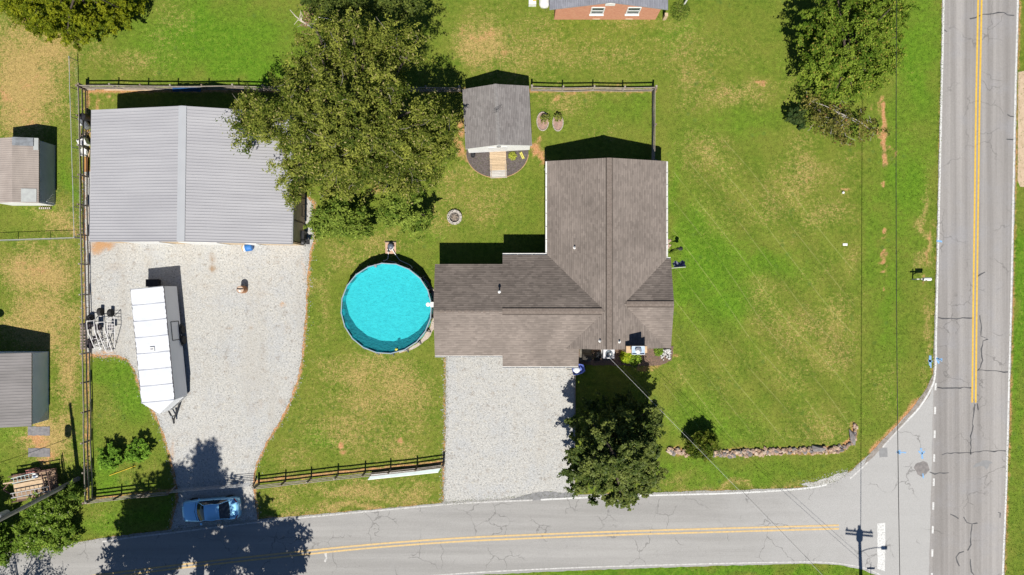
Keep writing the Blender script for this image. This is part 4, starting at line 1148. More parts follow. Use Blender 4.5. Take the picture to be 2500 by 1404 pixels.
MB().prism([(1.66, 23.05), (1.93, 23.05), (1.93, 23.65), (1.66, 23.65)], [.60, .60, .84, .84], [.61, .61, .855, .855]).build('orange_panel', mat('orange_plastic', (.70, .30, .05), None, 3, .5), brd, world=True)
# ------------------------------------------------------------------ pool
pc = P(943, 753, 1.3); PRAD = 3.62
pool = thing('swimming_pool', 'round above-ground pool of bright turquoise water with a dark steel wall', 'swimming pool', (pc.x, pc.y, 0))
LINER = mat('aqua_liner', (.115, .68, .72), (.085, .56, .62), 2.2, .7, .2, lo=.30, hi=.62, detail=8)
PWALL = mat('charcoal_pool_wall', (.07, .075, .085), (.045, .048, .055), 3, .5)
PFR = mat('pool_frame_grey', (.13, .14, .16), (.10, .11, .12), 3, .45)
RIMM = mat('pool_rim_grey', (.30, .38, .43), (.24, .31, .36), 3, .4)
NS = 20
ang = [2 * math.pi * i / NS + .1 for i in range(NS)]
pp = lambda a, r, z: (r * math.cos(a), r * math.sin(a), z)
for i in range(NS):
    a0, a1 = ang[i], ang[(i + 1) % NS]
    b = MB(); b.v += [pp(a0, PRAD, .02), pp(a1, PRAD, .02), pp(a1, PRAD, 1.27), pp(a0, PRAD, 1.27)]; b.f.append((0, 1, 2, 3))
    b.build('wall_panel', PWALL, pool)
    b = MB(); b.bar(pp(a0, PRAD - .02, 1.29), pp(a1 if a1 > a0 else a1 + 6.2831853, PRAD - .02, 1.29), .075, .05); b.build('top_rail', RIMM, pool)
    b = MB(); b.bar(pp(a0, PRAD + .035, 0), pp(a0, PRAD + .035, 1.26), .09, .07, (math.cos(a0), math.sin(a0), 0)); u = b.build('upright', PFR, pool)
    MB().bar(pp(a0, PRAD + .30, .03), pp(a0, PRAD + .05, .45), .06, .06).build('buttress', PFR, u)
b = MB(); b.grid([[pp(2 * math.pi * j / 64, PRAD - .03, z) for j in range(65)] for z in (1.27, .02)]); b.build('liner', LINER, pool, smooth=True)
b = MB(); b.poly([pp(2 * math.pi * j / 64, PRAD - .03, .03) for j in range(64)]); b.build('liner_floor', LINER, pool)
def water_material():
    m = bpy.data.materials.new('pool_water'); m.use_nodes = True; nt = m.node_tree; nt.nodes.remove(nt.nodes['Principled BSDF'])
    out = nt.nodes['Material Output']; tr = N(nt, 'ShaderNodeBsdfTransparent'); tr.inputs[0].default_value = (.62, .97, .99, 1)
    gl = N(nt, 'ShaderNodeBsdfGlossy'); gl.inputs['Roughness'].default_value = .04
    fr = N(nt, 'ShaderNodeFresnel'); fr.inputs[0].default_value = 1.33; mx = N(nt, 'ShaderNodeMixShader')
    geo = N(nt, 'ShaderNodeNewGeometry'); nz = noise(nt, geo.outputs['Position'], 4.5, 3, .6); bp = N(nt, 'ShaderNodeBump'); bp.inputs['Strength'].default_value = .35; bp.inputs['Distance'].default_value = .08
    nt.links.new(nz, bp.inputs['Height']); nt.links.new(bp.outputs[0], gl.inputs['Normal']); nt.links.new(bp.outputs[0], fr.inputs['Normal'])
    bp2 = N(nt, 'ShaderNodeBump'); bp2.inputs['Strength'].default_value = 1.0; bp2.inputs['Distance'].default_value = .25; nt.links.new(nz, bp2.inputs['Height'])
    df = N(nt, 'ShaderNodeBsdfDiffuse'); df.inputs[0].default_value = (.05, .52, .60, 1); mw = N(nt, 'ShaderNodeMixShader'); mw.inputs[0].default_value = .26; nt.links.new(bp2.outputs[0], df.inputs['Normal'])
    nt.links.new(tr.outputs[0], mw.inputs[1]); nt.links.new(df.outputs[0], mw.inputs[2])
    nt.links.new(fr.outputs[0], mx.inputs[0]); nt.links.new(mw.outputs[0], mx.inputs[1]); nt.links.new(gl.outputs[0], mx.inputs[2]); nt.links.new(mx.outputs[0], out.inputs[0])
    return m
b = MB(); b.poly([pp(2 * math.pi * j / 64, PRAD - .035, 1.10) for j in range(64)]); b.build('water', water_material(), pool)
# skimmer on the east rim
sk = MB().box(PRAD - .12, PRAD + .42, .10, .52, .95, 1.36).build('skimmer', WHITE, pool); bevel(sk, .03)
MB().lathe([(.17, 0), (.17, .06), (.03, .08)], (PRAD - .32, .30, 1.08), 14).build('skimmer_float', WHITE, sk)
MB().box(-.78 - .14, -.78 + .02, 3.26, 3.50, 1.1, 1.40).build('ladder_hook', STEEL, pool)
duck = thing('pool_toy', 'small yellow float on the water at the south rim of the pool', 'pool toy', (pc.x + .78, pc.y - 3.28, 1.09))
MB().lathe([(.02, 0), (.10, .01), (.12, .06), (.08, .11), (.02, .13)], (0, 0, 0), 12).build('body', mat('toy_yellow', (.75, .68, .10), None, 5, .4), duck)
MB().lathe([(.02, 0), (.06, .03), (.06, .07), (.02, .11)], (.07, .03, .10), 10).build('head', mat('toy_yellow', (.75, .68, .10)), duck)
ring = [(pc.x + (PRAD + .12 + .30 * math.sin((a + 1.35) / 2.1 * math.pi)) * math.cos(a), pc.y + (PRAD + .12 + .28 * math.sin((a + 1.35) / 2.1 * math.pi)) * math.sin(a)) for a in np.linspace(-1.35, .75, 26)]
ring += [(pc.x + (PRAD + .03) * math.cos(a), pc.y + (PRAD + .03) * math.sin(a)) for a in np.linspace(.75, -1.35, 26)]
sheet('pool_gravel', dense(ring, .3, .05), .007, mat('pinkish_sand', (.50, .42, .37), (.40, .32, .27), 6, .95, .5, world_pos=True))
# pump on its slab
pu = P(954, 606); pump = thing('pool_pump', 'white and black pool pump on a square paver slab', 'pump', (pu.x, pu.y, 0))
MB().box(-.43, .43, -.45, .45, 0, .06).build('slab', mat('terracotta_paver', (.58, .38, .27), None, 4, .9, .3), pump)
MB().lathe([(.20, 0), (.24, .06), (.24, .34), (.18, .42), (.05, .46)], (.05, .14, .07), 16).build('filter_tank', mat('dark_blue_grey', (.11, .13, .17), None, 4, .4), pump)
MB().lathe([(.10, -.2), (.12, -.18), (.12, .18), (.10, .2)], (-.12, -.10, .20), 12, 'y').build('motor', BLACK, pump)
MB().tube([(.28, .1, .25), (.2, -.1, .3), (.02, -.2, .32), (-.12, .1, .36), (-.2, .18, .2)], .05, 6).build('manifold', WHITE, pump)
MB().box(-.45, .45, .44, .50, 0, .16).build('edge_board', WOOD, pump)
def hose(name_label, pts):
    t = thing('pump_hose', name_label, 'hose', (pts[0][0], pts[0][1], 0))
    MB().tube(smooth_line(pts, 5), .032, 6).build('hose_tube', PVC, t, world=True)
hose('short white hose from the pump to the pool wall', [P(946, 608, .3), P(948, 620, .12), P(946, 632, .1), P(938, 637, .3), P(936, 636, .9)])
hose('long white hose curving from the pump along the pool wall', [P(958, 610, .3), P(966, 622, .15), P(976, 635, .08), P(990, 642, .08), P(1002, 648, .15), P(1006, 655, .6)])
wire = thing('white_cable', 'thin pale cable lying along the north foot of the pool', 'cable', P(955, 638))
MB().tube([P(946, 637, .05), P(955, 638, .05), P(966, 641, .05)], .02, 5).build('cable_run', PVC, wire, world=True)

# ------------------------------------------------------------------ fire pit
fc = P(1110, 531); fp = thing('fire_pit', 'round fire pit ring of pale blocks on bare orange soil', 'fire pit', (fc.x, fc.y, 0))
BLK = mat('pale_block', (.48, .44, .39), (.36, .33, .29), 6, .9, .3); BLKH = mat('block_hole', (.03, .03, .03), None, 4, .9)
for i in range(13):
    a = 2 * math.pi * i / 13; M = Matrix.Translation((.5 * math.cos(a), .5 * math.sin(a), 0)) @ Matrix.Rotation(a, 4, 'Z')
    blk = MB().box(-.10, .10, -.115, .115, 0, .24 + random.uniform(-.02, .03)).xform(M).build('block', BLK, fp)
    if 4 <= i <= 9: MB().lathe([(.042, .25), (.042, .275)], (.5 * math.cos(a), .5 * math.sin(a), .005), 8).build('core_hole', BLKH, blk)
MB().lathe([(.42, .02), (.25, .06), (.05, .10)], (0, 0, 0), 14).build('ash', mat('grey_ash', (.20, .18, .165), (.08, .075, .07), 8, .95, .5), fp)
for i in range(6):
    a = i * 1.05; MB().tube([(.3 * math.cos(a), .3 * math.sin(a), .08), (-.28 * math.cos(a + .3), -.28 * math.sin(a + .3), .20)], .035, 6).build('log', WOOD, fp)

# ------------------------------------------------------------------ fences
FW = mat('fence_wood_grey', (.36, .315, .265), (.25, .215, .18), 5, .85, .3, world_pos=True)
FWD = mat('fence_wood_dark', (.24, .185, .14), (.16, .12, .09), 5, .85, .3, world_pos=True)
def fence(name, label, a, b, h=1.25, rails=(.25, .68, 1.14), step=2.45, side=1, group=None, cat='fence', last=True):
    a = Vector((*a, 0)); b = Vector((*b, 0)); L = (b - a).length; n = max(1, round(L / step)); d = (b - a).normalized(); s = Vector((-d.y, d.x, 0)) * side
    t = thing(name, label, cat, a, group=group); rr = random.Random(int(abs(a.x * 7 + b.y * 3)))
    pts = [a.lerp(b, i / n) + Vector((rr.uniform(-.04, .04), rr.uniform(-.04, .04), 0)) for i in range(n + 1)]
    for i, p in enumerate(pts):
        if i == n and not last: break
        w = .055 if i not in (0, n) else .075
        MB().bar(p, p + Vector((rr.uniform(-.02, .02), rr.uniform(-.02, .02), h + .08 + rr.uniform(-.03, .04))), 2*w, 2*w, s).build('post', FWD if rr.random() < .5 else FW, t, world=True)
    for i in range(n):
        for z in rails:
            p = pts[i] + s * .085 + Vector((0, 0, z + rr.uniform(-.03, .03))); q = pts[i+1] + s * .085 + Vector((0, 0, z + rr.uniform(-.03, .03)))
            m_ = (p + q) / 2 + Vector((0, 0, -.01)) + s * rr.uniform(-.015, .015)
            MB().bar(p - d * .02, m_, .04, .14).bar(m_, q + d * .02, .04, .14).build('rail', FW, t, world=True)
    return t
NW = P2(187, 208, 1.25); NE = P2(1601, 210, 1.25); SWc = P2(203, 1228, 1.25)
fence('rail_fence', 'long weathered three-rail fence down the left side of the gravel yard', NW, SWc, side=1)
fence('rail_fence', 'three-rail fence along the top of the yard behind the grey workshop', (NW[0] + .15, NW[1] + .06), (-12.5, 16.05), side=-1)
fence('rail_fence', 'three-rail fence at the top between the white shed and the corner', (1.6, 16.0), NE, side=-1)
fence('rail_fence', 'three-rail fence between the big tree and the white shed', (-12.3, 16.05), (-4.2, 16.02), side=-1)
fence('rail_fence', 'short fence running down from the top right corner to the house', (NE[0], NE[1] - .15), (P2(1601, 392, 1.25)), side=-1, rails=(.2, .5, .82, 1.14))
fence('rail_fence', 'short three-rail fence between the left corner and the gate, part in tree shade', (SWc[0] + .2, SWc[1] + .02), P2(408, 1206, 1.25), side=-1)
f3 = fence('rail_fence', 'three-rail fence across the small lawn below the pool', P2(618, 1192, 1.25), P2(1080, 1141, 1.25), side=-1, step=2.2)
MB().bar((*P2(408, 1206, 1.25), .7), (*P2(428, 1188, .1), .05), .10, .10).build('brace', FW, thing('fence_brace', 'sloping timber brace at the left gate post', 'brace', P(415, 1195)), world=True)
MB().bar((*P2(612, 1191, 1.25), .9), (*P2(622, 1176, .1), .05), .10, .10).build('brace', FW, thing('fence_brace', 'sloping timber brace at the right gate post', 'brace', P(618, 1180)), world=True)
# tube gate
gt = thing('farm_gate', 'grey tubular farm gate across the gravel drive above the blue car', 'gate', P(510, 1192))
ga, gb = Vector((*P2(412, 1204, 1.2), 0)), Vector((*P2(607, 1187, 1.2), 0)); up = Vector((0, 0, 1))
for z in (.22, .42, .62, .85, 1.12): MB().tube([ga + up*z, gb + up*z], .022, 6).build('tube', STEEL, gt, world=True)
for t in (0, .33, .66, 1): MB().tube([ga.lerp(gb, t) + up*.22, ga.lerp(gb, t) + up*1.12], .024, 6).build('upright', STEEL, gt, world=True)
# translucent sheet leaning on the fence
pa, pb = P(898, 1171, .04), P(1070, 1153, .04); ta, tb = P(906, 1160, .42), P(1076, 1143, .42)
lp = thing('leaning_sheet', 'pale grey-green metal panel lying against the outside foot of the lawn fence', 'panel', pa)
rows = []
for j in range(4): rows.append([tuple(pa.lerp(pb, i / 24).lerp(ta.lerp(tb, i / 24), j / 3) + up * (.015 if i % 2 else 0)) for i in range(25)])
MB().grid(rows).build('sheet', mat('greenish_sheet', (.46, .53, .52), (.40, .46, .46), 2, .35), lp, world=True)
MB().bar(ta, tb, .05, .04).build('top_edge', STEEL, lp, world=True); MB().bar(pa, pb, .05, .04).build('lower_edge', WHITE, lp, world=True)

# chain-link fences of the neighbour
GALV = mat('chainlink_steel', (.52, .53, .53), (.42, .43, .43), 4, .5, metal=.3)
def chainlink(label, a, b, h=1.1, step=2.6):
    a = Vector((*a, 0)); b = Vector((*b, 0)); L = (b - a).length; n = max(1, round(L / step)); t = thing('chain_link_fence', label, 'fence', a)
    for i in range(n + 1):
        p = a.lerp(b, i / n); MB().tube([p, p + up * (h + .03)], .03, 6).build('post', GALV, t, world=True)
    MB().tube([a.lerp(b, i / (2*n)) + up * (h + random.uniform(-.02, .02)) for i in range(2*n + 1)], .024, 6).build('top_rail', GALV, t, world=True)
    m = MB(); k = int(L / .16)
    for i in range(k):
        p = a.lerp(b, i / k); q = a.lerp(b, min(1, (i + h / .16) / k))
        m.tube([p, q + up * h], .0025, 3, False)
        q = a.lerp(b, max(0, (i - h / .16) / k)); m.tube([p, q + up * h], .0025, 3, False)
    w = m.build('wire_mesh', GALV, t, world=True); w['kind'] = 'stuff'
chainlink('chain-link fence running down beside the long rail fence from the conifer', P2(168, 138, 1.1), P2(181, 578, 1.1))
chainlink('chain-link fence crossing the neighbour yard below the tin shed', P2(-60, 588, 1.1), P2(181, 580, 1.1))

# boards and a blue tarp behind the workshop
bd = thing('lumber_pile', 'long pale boards stacked on the ground by the top fence', 'lumber', P(310, 217))
for i, (xa, xb, y, z) in enumerate(((232, 380, 216, .08), (255, 372, 219, .16), (200, 232, 218, .1), (300, 376, 217, .24))):
    MB().bar((*P2(xa, y, z), z), (*P2(xb, y + .5, z), z), .14, .05).build('board', RAWWOOD if i < 2 else WOOD, bd, world=True)
tp = thing('blue_tarp', 'folded blue tarp slung along the top fence behind the workshop', 'tarp', P(455, 218)); rows = []
for j in range(7):
    z = .95 - .15 * j; rows.append([(*P2(421 + 70 * i / 12, 214 + 1.6 * j + .6 * math.sin(i * 1.3 + j), z), max(.03, z + .04 * math.sin(i * 2.1))) for i in range(13)])
MB().grid(rows).build('tarp_cloth', mat('blue_tarp', (.045, .16, .44), (.03, .11, .33), 5, .5), tp, world=True, smooth=True)
MB().tube([(*P2(418, 214, 1.0), 1.0), (*P2(492, 213, 1.0), 1.0)], .02, 5).build('tarp_pole', STEEL, tp, world=True)

# clutter between workshop and fence
dr_ = thing('water_heater', 'grey dented steel cylinder lying by the workshop corner', 'cylinder', P(212, 303))
MB().lathe([(.05, -.55), (.26, -.5), (.28, .5), (.05, .55)], (0, 0, .30), 14, 'y').xform(Matrix.Rotation(.6, 4, 'Z')).build('body', mat('dented_grey', (.32, .34, .36), (.18, .19, .2), 5, .4, metal=.5), dr_)
MB().lathe([(.08, 0), (.08, .1)], (-.1, -.2, .56), 8).build('fitting', WHITE, dr_)
bs = thing('black_drum', 'black plastic drum standing at the workshop corner', 'drum', P(216, 290))
MB().lathe([(.27, 0), (.28, .05), (.28, .8), (.25, .86), (.05, .87)], (0, 0, 0), 16).build('body', BLACK, bs); MB().lathe([(.05, .87), (.05, .9)], (.12, .1, 0), 8).build('bung', BLACK, bs)
ap = thing('old_appliance', 'white old washing machine lying tilted by the workshop wall', 'appliance', P(210, 350), R(25))
e_ = MB().box(-.33, .33, -.32, .32, .05, .62).build('cabinet', WHITE, ap); bevel(e_, .03)
MB().box(-.25, .25, .20, .30, .625, .66).build('control_panel', BLACK, ap); MB().lathe([(.02, .625), (.18, .63), (.18, .65), (.15, .655)], (0, -.08, 0), 16).build('lid', mat('grey_lid', (.4, .4, .42), None, 3, .4), ap)
ap2 = thing('old_basin', 'white basin on a tan timber frame beside the workshop', 'basin', P(211, 374), R(-10))
MB().lathe([(.28, .15), (.33, .42), (.30, .42), (.22, .2), (.02, .18)], (0, 0, 0), 16).build('bowl', WHITE, ap2); MB().box(-.35, .35, -.3, .3, 0, .15).build('frame', RAWWOOD, ap2)
pl = thing('plywood_strip', 'orange-brown plywood sheet leaning against the workshop wall', 'plywood', P(214, 403))
MB().prism([P2(207, 385), P2(219, 385), P2(219, 420), P2(207, 420)], [.02, .25, .25, .02], [.05, .28, .28, .05]).build('sheet', mat('orange_plywood', (.50, .24, .09), None, 4, .8), pl, world=True)
sc = thing('scrap_timber', 'dark loose timber offcuts beside the workshop wall', 'timber', P(208, 328))
for i in range(7):
    a = random.uniform(0, 3.1); c = Vector((random.uniform(-.3, .3), random.uniform(-.5, .5), .06 + .04 * i)); v = Vector((math.cos(a), math.sin(a), 0)) * random.uniform(.25, .5)
    MB().bar(c - v, c + v, .10, .04).build('offcut', FWD if i % 2 else WOOD, sc)
gr = thing('black_grill', 'black charcoal grill on legs at the workshop front corner', 'grill', P(746, 592))
MB().lathe([(.02, .62), (.26, .70), (.28, .82), (.22, .98), (.04, 1.04)], (0, 0, 0), 14).build('kettle', BLACK, gr)
for a in (.5, 2.6, 4.7): MB().tube([(.15 * math.cos(a), .15 * math.sin(a), .66), (.3 * math.cos(a), .3 * math.sin(a), 0)], .02, 5).build('leg', BLACK, gr)
MB().box(.25, .55, -.2, .2, .68, .71).build('side_shelf', BLACK, gr)
gc_ = thing('wheelie_bin', 'dark wheeled bin against the tan workshop wall', 'bin', P(744, 575))
MB().prism([(-.22, -.28), (.22, -.28), (.22, .28), (-.22, .28)], .08, .95).build('body', BLACK, gc_); e_ = MB().box(-.26, .26, -.32, .32, .955, 1.02).build('lid', BLACK, gc_); bevel(e_)
MB().lathe([(.10, -.26), (.10, .26)], (-.2, 0, .1), 10, 'y').build('wheel', RUBBER, gc_)
cv = thing('dark_canopy_frame', 'dark steel frame and tarp leaning along the workshop side under the tree', 'frame', P(748, 515))
MB().prism([P2(722, 500, 1.5), P2(738, 500, .8), P2(738, 528, .8), P2(722, 526, 1.5)], [1.45, .75, .75, 1.45], [1.5, .8, .8, 1.5]).build('tarp', mat('charcoal_tarp', (.05, .05, .06), None, 3, .7), cv, world=True)
for y in (499, 529): MB().tube([(*P2(718, y, 1.6), 1.6), (*P2(752, y), 0)], .02, 5).build('pole', BLACK, cv, world=True)
# barrel toys on the gravel
bb = thing('blue_barrel', 'blue plastic barrel lying with an orange lid before the workshop', 'barrel', P(606, 605), R(6))
BLUEP = mat('blue_plastic', (.035, .17, .47), (.03, .14, .40), 4, .35)
MB().lathe([(.25, -.30), (.31, -.24), (.32, .0), (.30, .30), (.22, .36), (.02, .37)], (.12, 0, .33), 20, 'x').build('body', BLUEP, bb, smooth=False)
MB().lathe([(.29, -.33), (.32, -.32), (.32, -.20), (.31, -.18)], (.11, 0, .33), 20, 'x').build('rim_band', WHITE, bb)
MB().lathe([(.02, -.44), (.22, -.43), (.27, -.36), (.27, -.30)], (.10, 0, .33), 20, 'x').build('lid', mat('orange_lid', (.62, .32, .05), None, 4, .5), bb)
dm = thing('steel_drum', 'rust-streaked steel drum with a pale top standing alone on the gravel', 'drum', P(597, 707))
MB().lathe([(.29, 0), (.29, .28), (.305, .30), (.29, .32), (.29, .58), (.305, .60), (.29, .62), (.29, .9), (.27, .9), (.27, .87), (.02, .87)], (0, 0, 0), 20).build('body', mat('rusty_drum', (.42, .22, .12), (.30, .15, .08), 6, .8, .2), dm)
MB().lathe([(.26, .872), (.25, .89), (.1, .90), (.02, .90)], (0, 0, 0), 18).build('top', mat('pale_drum_top', (.58, .46, .36), (.46, .36, .28), 5, .7), dm)
MB().box(-.24, .24, .02, .10, .90, .93).build('strap', BLACK, dm); MB().lathe([(.08, .90), (.08, .94), (.02, .95)], (-.02, -.1, 0), 10).build('cap', WHITE, dm)

# ------------------------------------------------------------------ yard things around the house
ac = P(1487, 864, .8); acu = thing('air_conditioner', 'pale air-conditioning unit with round fan grille behind the house', 'air conditioner', (ac.x, ac.y, 0))
MB().box(-.52, .52, -.42, .42, 0, .08).build('pad', mat('concrete_pad', (.5, .5, .5), None, 4, .9, .2), acu)
e_ = MB().box(-.46, .46, -.38, .38, .085, .78).build('cabinet', mat('pale_grey_paint', (.60, .60, .62), (.54, .54, .56), 2, .5), acu); bevel(e_, .03)
MB().lathe([(.30, .782), (.30, .81), (.27, .81), (.27, .79)], (0, 0, 0), 24, cap=False).build('fan_ring', mat('dark_grill', (.10, .12, .14), None, 4, .5), acu)
MB().lathe([(.28, .784), (.02, .785)], (0, 0, 0), 24).build('fan_well', mat('fan_well', (.16, .20, .24), None, 4, .5), acu)
MB().lathe([(.11, .79), (.11, .84), (.03, .86)], (.05, -.03, 0), 14).build('motor_cap', WHITE, acu)
for i in range(8):
    a = i * math.pi / 8; MB().tube([(.28 * math.cos(a), .28 * math.sin(a), .815), (-.28 * math.cos(a), -.28 * math.sin(a), .815)], .005, 4).build('guard_wire', STEEL, acu)
pdw = P(1430, 866); pad = thing('patio_slab', 'stained concrete slab in the corner behind the house', 'slab', (pdw.x, pdw.y, 0))
MB().box(-.5, .42, -.55, .45, 0, .07).build('slab', mat('stained_slab', (.20, .185, .15), (.11, .10, .085), 4, .9, .2), pad)
gl = thing('covered_grill', 'dark covered barbecue grill on the stained slab', 'grill', (pdw.x + .05, pdw.y - .1, .075))
e_ = MB().prism([(-.38, -.24), (.38, -.24), (.38, .24), (-.38, .24)], 0, .72).build('cover', mat('olive_cover', (.06, .055, .045), (.035, .03, .025), 5, .8, .3), gl); bevel(e_, .06)
MB().lathe([(.22, -.3), (.22, .3)], (0, .02, .76), 12, 'x').build('lid', mat('olive_cover', (0, 0, 0)), gl)
bk = P2(1412, 902, .8); bin_ = thing('garden_cart', 'blue plastic garden cart holding white sacks by the driveway corner', 'cart', (bk[0], bk[1], 0), R(15))
BLT = mat('periwinkle_plastic', (.16, .22, .60), (.12, .17, .50), 3, .4)
tray = MB(); tray.grid([[(-.5, -.36, .75), (-.2, -.42, .72), (.2, -.40, .75), (.5, -.26, .85)], [(-.42, -.26, .4), (-.15, -.30, .36), (.15, -.28, .38), (.36, -.18, .5)],
                        [(-.42, .26, .4), (-.15, .30, .36), (.15, .28, .38), (.36, .18, .5)], [(-.5, .36, .75), (-.2, .42, .72), (.2, .40, .75), (.5, .26, .85)]])
tray.poly([(.5, -.26, .85), (.5, .26, .85), (.36, .18, .5), (.36, -.18, .5)]); tray.poly([(-.5, .36, .75), (-.5, -.36, .75), (-.42, -.26, .4), (-.42, .26, .4)])
tray.build('tray', BLT, bin_)
for sy in (-1, 1): MB().tube([(.3, sy*.2, .3), (-.35, sy*.24, .4), (-.95, sy*.28, .62)], .022, 6).build('handle', WOOD, bin_)
MB().lathe([(.06, -.06), (.2, -.05), (.2, .05), (.06, .06)], (.48, 0, .2), 16, 'y').build('wheel', RUBBER, bin_)
for sy in (-1, 1): MB().tube([(-.3, sy*.2, .38), (-.32, sy*.2, 0)], .02, 5).build('leg', STEEL, bin_)
sk_ = thing('white_sack', 'white sack lying in the blue garden cart', 'sack', (bk[0] - .12, bk[1] - .05, .45)); rows = []
for i in range(7):
    t = i / 6; r = .26 * math.sin(math.pi * (.08 + .84 * t)); rows.append([(-.3 + .6*t, r * 1.1 * math.cos(2*math.pi*j/10), .18 + r * .8 * math.sin(2*math.pi*j/10) * (1 + .1 * math.sin(3*j))) for j in range(11)])
MB().grid(rows).build('sack_cloth', mat('white_sack', (.66, .70, .78), (.56, .60, .70), 6, .7), sk_, smooth=True)
et = thing('driveway_edging', 'thin pale timber edging along the right side of the driveway', 'edging', P(1404, 980))
for i in range(6):
    ya, yb = 914 + i * 48, 914 + (i + 1) * 48 - 1; MB().bar((*P2(1404 - i*.2, ya), .05), (*P2(1404 - i*.2, yb), .05), .07, .10).build('timber', WOOD, et, world=True)
hk = P(1634, 612); sh_ = thing('shepherd_hook', 'black shepherd hook with a hanging feeder beside the east house wall', 'feeder', (hk.x + .2, hk.y + .1, 0))
MB().tube(smooth_line([(0, 0, 0), (0, 0, 1.3), (.05, 0, 1.62), (.22, 0, 1.72), (.38, 0, 1.6), (.4, 0, 1.5)], 5), .018, 6).build('hook', BLACK, sh_)
MB().lathe([(.02, 1.48), (.17, 1.38), (.15, 1.36), (.07, 1.34), (.07, 1.08), (.14, 1.05), (.02, 1.03)], (.4, 0, 0), 12).build('feeder_body', BLACK, sh_)
MB().prism([(.02, -.01), (.42, -.01), (.42, .01), (.02, .01)], [.95, .95, .95, .95], [.99, 1.3, 1.3, .99]).build('pennant', BLACK, sh_)
st_ = thing('stone_splash', 'pale loose stones under the downspout at the east wall', 'stones', P(1633, 597))
def ico(seed, s=1.0, flat=.7):
    r_ = random.Random(seed); t = (1 + 5**.5) / 2
    vs = [(-1,t,0),(1,t,0),(-1,-t,0),(1,-t,0),(0,-1,t),(0,1,t),(0,-1,-t),(0,1,-t),(t,0,-1),(t,0,1),(-t,0,-1),(-t,0,1)]
    fs = [(0,11,5),(0,5,1),(0,1,7),(0,7,10),(0,10,11),(1,5,9),(5,11,4),(11,10,2),(10,7,6),(7,1,8),(3,9,4),(3,4,2),(3,2,6),(3,6,8),(3,8,9),(4,9,5),(2,4,11),(6,2,10),(8,6,7),(9,8,1)]
    out = []
    for v in vs:
        k = s / 1.9 * r_.uniform(.55, 1.25); out.append((v[0]*k*r_.uniform(.9, 1.2), v[1]*k*r_.uniform(.7, 1.0), v[2]*k*flat))
    return out, fs
ROCKC = [(.46, .32, .22), (.54, .40, .28), (.40, .27, .20), (.48, .34, .27), (.24, .22, .21), (.56, .45, .35)]
ROCKM = [mat('rock_%d' % i, c, tuple(q * .68 for q in c), 5, .9, .4) for i, c in enumerate(ROCKC)]
ROCKS = []
for i in range(12):
    v, f = ico(100 + i, .5, .75); m_ = bpy.data.meshes.new('rock'); m_.from_pydata(v, [], f); m_.materials.append(ROCKM[i % 6]); ROCKS.append(m_)
def rock(parent, loc, s, name='rock', idx=None):
    m_ = ROCKS[random.randrange(12) if idx is None else idx]
    o = bpy.data.objects.new(name, m_); o.parent = parent; o.location = Vector(loc) - root_loc(parent); o.scale = (s, s, s)
    o.rotation_euler = (random.uniform(-.3, .3), random.uniform(-.3, .3), random.uniform(0, 6.28)); COL.objects.link(o); return o
for i in range(14): rock(st_, P(1633 + random.uniform(-3, 4), 597 + random.uniform(-12, 12), .05), random.uniform(.12, .26), 'stone', random.choice((3, 5, 1)))
wp = thing('white_rock_pile', 'heap of white landscaping stones at the south-east house corner', 'stones', P(1625, 868))
WR_ = mat('white_stone', (.62, .61, .58), (.45, .44, .43), 6, .9, .3); WRM = []
for i in range(4):
    v, f = ico(200 + i, .5, .8); m_ = bpy.data.meshes.new('stone'); m_.from_pydata(v, [], f); m_.materials.append(WR_); WRM.append(m_)
for i in range(46):
    p = P(1625 + random.uniform(-11, 11), 866 + random.uniform(-13, 13), .06); o = bpy.data.objects.new('stone', WRM[i % 4]); o.parent = wp; o.location = p - root_loc(wp) + Vector((0, 0, random.uniform(0, .08)))
    s = random.uniform(.16, .32); o.scale = (s, s, s); o.rotation_euler = (0, 0, random.uniform(0, 6)); COL.objects.link(o)
# flag on a porch bracket
fl = thing('porch_flag', 'navy and white flag on a short white pole from the east porch', 'flag', (12.3, 1.55, 0))
fa, fb = Vector((12.25, 1.5, 1.75)), Vector((13.55, 1.6, 2.35)); MB().tube([fa, fb], .018, 6).build('pole', WHITE, fl, world=True)
rows = []
for i in range(9):
    t = .35 + .65 * i / 8; p = fa.lerp(fb, t); rows.append([tuple(p + Vector((.04 * math.sin(j * 1.1 + i), .05 + .055 * j + .08 * math.sin(i * 1.5 + .5 * j) * (j / 7), -.07 * j))) for j in range(9)])
def flag_mat():
    m = bpy.data.materials.new('flag_cloth'); m.use_nodes = True; nt = m.node_tree; b = nt.nodes['Principled BSDF']; b.inputs['Roughness'].default_value = .8
    geo = N(nt, 'ShaderNodeNewGeometry'); sp = N(nt, 'ShaderNodeSeparateXYZ'); nt.links.new(geo.outputs['Position'], sp.inputs[0])
    s = math_(nt, 'GREATER_THAN', math_(nt, 'FRACT', math_(nt, 'MULTIPLY', sp.outputs[0], 4.2)), .5)
    c = mixc(nt, s, (.03, .03, .13), (.62, .62, .68)); nt.links.new(mixc(nt, math_(nt, 'GREATER_THAN', sp.outputs[2], 1.85), c, (.035, .035, .15)), b.inputs['Base Color']); return m
MB().grid(rows).build('cloth', flag_mat(), fl, world=True, smooth=True)
